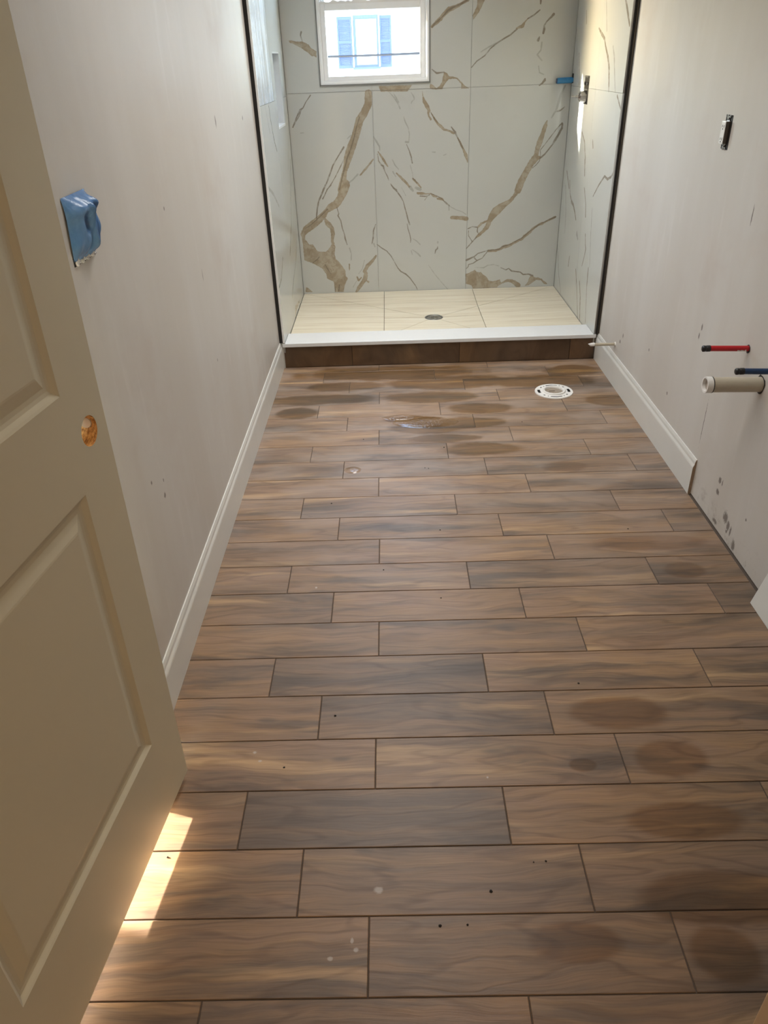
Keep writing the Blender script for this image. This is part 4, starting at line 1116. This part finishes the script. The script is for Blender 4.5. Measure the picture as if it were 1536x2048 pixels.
sp = thing('supply_stub', 'thin cream pipe stub over the right baseboard near the curb', 'pipe', (XR, 3.735, .196))
bm = bmesh.new(); add_tube(bm, (0, 0, 0), (-.112, -.004, .003), .0078, seg=16); bm_obj('tube', bm, M_PVC, sp)
bm = bmesh.new(); add_tube(bm, (-.110, -.004, .003), (-.128, -.004, .003), .0098, .0090, seg=8)
add_tube(bm, (-.128, -.004, .003), (-.142, -.004, .007), .0090, .0012, seg=8); bm_obj('crimped_tip', bm, M_WHITEP, sp)
bm = bmesh.new(); add_tube(bm, (.0, 0, 0), (-.004, 0, 0), .0125, .011, seg=20); bm_obj('wall_collar', bm, M_WHITEP, sp)

# ------------------------------------------------------------------ toilet flange
fl = thing('toilet_flange', 'white round toilet flange on the floor near the right baseboard', 'flange', (.832, 3.590, 0))
bm = bmesh.new(); seg = 96
R0, R1, R2, R3 = .057, .070, .084, .0965
zt_ = .0055
slots = []
def in_slot(th, band):
    d = math.degrees(th) % 360
    if band == 'mid':
        for c_, w_ in ((90, 44), (270, 44)):
            if abs((d - c_ + 180) % 360 - 180) < w_ / 2: return 'arc'
        for c_, w_ in ((0, 30), (180, 30)):
            if abs((d - c_ + 180) % 360 - 180) < w_ / 2: return 'bolt'
        for c_ in (40, 58, 122, 140, 220, 238, 302, 320):
            if abs((d - c_ + 180) % 360 - 180) < 3.2: return 'hole'
    return None
def P(r, i, z): a_ = 2 * math.pi * i / seg; return (r * math.cos(a_), r * math.sin(a_), z)
for i in range(seg):
    th = 2 * math.pi * (i + .5) / seg
    for ra, rb, bd in ((R0, R1, None), (R1, R2, 'mid'), (R2, R3, None)):
        sl = in_slot(th, bd)
        if sl: 
            if sl == 'bolt': continue
            rm, rn = (ra + .003, rb - .003)
            for q0, q1 in ((ra, rm), (rn, rb)): bm.faces.new([bm.verts.new(P(*w)) for w in ((q0, i, zt_), (q1, i, zt_), (q1, i + 1, zt_), (q0, i + 1, zt_))])
            continue
        bm.faces.new([bm.verts.new(P(*w)) for w in ((ra, i, zt_), (rb, i, zt_), (rb, i + 1, zt_), (ra, i + 1, zt_))])
    bm.faces.new([bm.verts.new(P(*w)) for w in ((R3, i, zt_), (R3 + .0012, i, zt_ - .003), (R3 + .0012, i + 1, zt_ - .003), (R3, i + 1, zt_))])
    bm.faces.new([bm.verts.new(P(*w)) for w in ((R3 + .0012, i, zt_ - .003), (R3 + .0012, i, .0005), (R3 + .0012, i + 1, .0005), (R3 + .0012, i + 1, zt_ - .003))])
bmesh.ops.remove_doubles(bm, verts=bm.verts, dist=1e-5); bmesh.ops.recalc_face_normals(bm, faces=bm.faces)
bm_obj('flange_ring', bm, M_WHITEP, fl)
bm = bmesh.new(); add_lathe(bm, [(.050, .0008), (.0950, .0008)], 64); bm_obj('slot_shadow', bm, M_BLACK, fl)['label'] = 'black sheet painted as shade under the slots'  # black ring below the flange stands for the shade in its slots
bm = bmesh.new(); add_lathe(bm, [(.0585, .0055), (.0585, .0120), (.0560, .0132), (.0500, .0132), (.0478, .0120), (.0470, .0012)], 64); bm_obj('pipe_socket', bm, M_WHITEP, fl, smooth=True)
bm = bmesh.new(); add_lathe(bm, [(.0001, .0022), (.0300, .0022), (.0330, .0012), (.0472, .0012)], 48); bm_obj('test_cap', bm, plain('shaded_beige_cap', (.30, .25, .195), .5, var=.15, scale=120), fl)  # cap colour darkened for the shade inside the shallow socket
bm = bmesh.new(); add_box(bm, -.024, .006, .004, .008, .002, .0042); add_box(bm, -.030, -.020, -.024, -.014, .002, .0050); bm_obj('cap_rib', bm, plain('brown_rib', (.16, .12, .09), .6), fl)

# ------------------------------------------------------------------ shower valve and blue stub on the right shower wall
sv = thing('shower_valve', 'chrome rough-in shower valve in a dark slot of the right shower wall', 'valve', (TR, 4.800, 1.318))
box('wall_slot', -.0006, .0008, -.052, .052, -.072, .068, M_DARK, sv)
bm = bmesh.new(); add_tube(bm, (.0, 0, -.034), (-.034, 0, -.034), .030, .027, 26); add_tube(bm, (-.034, 0, -.034), (-.042, 0, -.034), .020, .018, 22); bm_obj('valve_body', bm, M_CHROME, sv)
bm = bmesh.new(); add_tube(bm, (-.042, 0, -.034), (-.058, 0, -.034), .008, .007, 16); add_tube(bm, (-.058, 0, -.034), (-.082, 0, -.032), .0045, .0035, 12); bm_obj('stem', bm, M_CHROME, sv)
bm = bmesh.new(); add_box(bm, -.006, -.0008, -.046, .046, -.003, .004); bm_obj('mounting_bracket', bm, M_STEEL, sv)
for y_ in (-.028, .028):
    bm = bmesh.new(); add_tube(bm, (-.0008, y_, .030), (-.008, y_, .030), .008, seg=14, bore=.004); bm_obj('screw_boss', bm, M_STEEL, sv)
bm = bmesh.new(); add_box(bm, -.006, -.0008, -.046, .046, .060, .066); bm_obj('mounting_bracket', bm, M_STEEL, sv)

bs = thing('taped_pipe_stub', 'blue taped pipe stub in the far corner of the right shower wall', 'pipe', (TR, 5.168, 1.357))
bm = bmesh.new(); add_tube(bm, (0, 0, 0), (-.096, 0, -.002), .0165, .0155, 22); bm_obj('blue_sleeve', bm, M_BLUEC, bs)
bm = bmesh.new(); add_tube(bm, (-.096, 0, -.002), (-.101, 0, -.002), .0145, .0130, 22); bm_obj('end_cap', bm, M_BLUE, bs)
bm = bmesh.new(); add_box(bm, -.006, .0, -.012, .010, -.016, .034); bm_obj('wall_bracket', bm, M_BLACK, bs)

# ------------------------------------------------------------------ loose baseboard piece leaning on the right wall, near
bm = bmesh.new()
add_box(bm, 0, .012, -.75, 0, 0, .150, .0015)
lean = bm_obj('baseboard_offcut', bm, M_TRIM); lean.location = (1.1105, 1.836, .0008); lean.rotation_euler = (0, math.radians(14), 0)
tag(lean, 'white baseboard piece leaning on the right wall at the frame edge', 'board')

# ------------------------------------------------------------------ crumbs of dried mortar
CR = [(0.22, 2.986, 1.2, 'crumb beside the middle joint above the wet patch'), (0.125, 2.796, .8, 'left crumb of a close pair in the tile below the water streak'), (0.14, 2.79, .8, 'right crumb of a close pair in the tile below the water streak'),
      (-0.261, 2.519, 1.1, 'crumb alone on the floor tile nearest the left baseboard, mid room'), (0.159, 2.305, 1., 'crumb in the middle of the room on a grey tile'), (-0.052, 2.062, .9, 'crumb just left of the room centre line'),
      (0.495, 1.502, 1.1, 'crumb on the tan tile left of the large round stain'), (-0.182, 1.402, 1.2, 'crumb beside the joint right of the door edge'), (-0.301, 1.235, 1.0, 'crumb on the tan tile closest to the door corner'),
      (0.177, 0.904, 1.3, 'largest crumb near the bottom middle of the view'), (0.065, 0.833, 1.2, 'second largest crumb, lowest and left of the largest one'), (0.121, 0.834, .8, 'small crumb right of the second largest crumb'),
      (0.305, 0.97, .8, 'small crumb right of and above the largest crumb'), (-0.147, 3.091, .9, 'crumb on a pale tile left of the wet patch'), (0.85, 2.279, 1., 'crumb near the bare foot of the right wall'),
      (0.136, 1.899, .9, 'crumb on the long tile left of two long joints, mid floor'), (0.611, 3.232, .9, 'crumb left of and below the toilet flange'), (-0.535, 0.996, .8, 'crumb in the sunlit strip beside the door'),
      (.278, .968, .6, 'smallest crumb, beside the one above the largest crumb')]
bm = bmesh.new(); bmesh.ops.create_icosphere(bm, subdivisions=1, radius=.0030)
for v in bm.verts: v.co = v.co * (1 + .35 * math.sin(v.co.x * 2100 + v.co.y * 1300)); v.co.z = max(v.co.z * .6, -.0012)
c0 = bm_obj('mortar_crumb', bm, M_CRUMB); first = True
for x, y, s_, lb_ in CR:
    o = c0 if first else c0.copy()
    if not first: COL.objects.link(o)
    first = False
    o.location = (x, y, .0014); o.scale = (s_, s_ * .9, s_); o.rotation_euler = (0, 0, x * 9)
    tag(o, 'dark ' + lb_, 'crumb', 'dark crumbs on the floor')
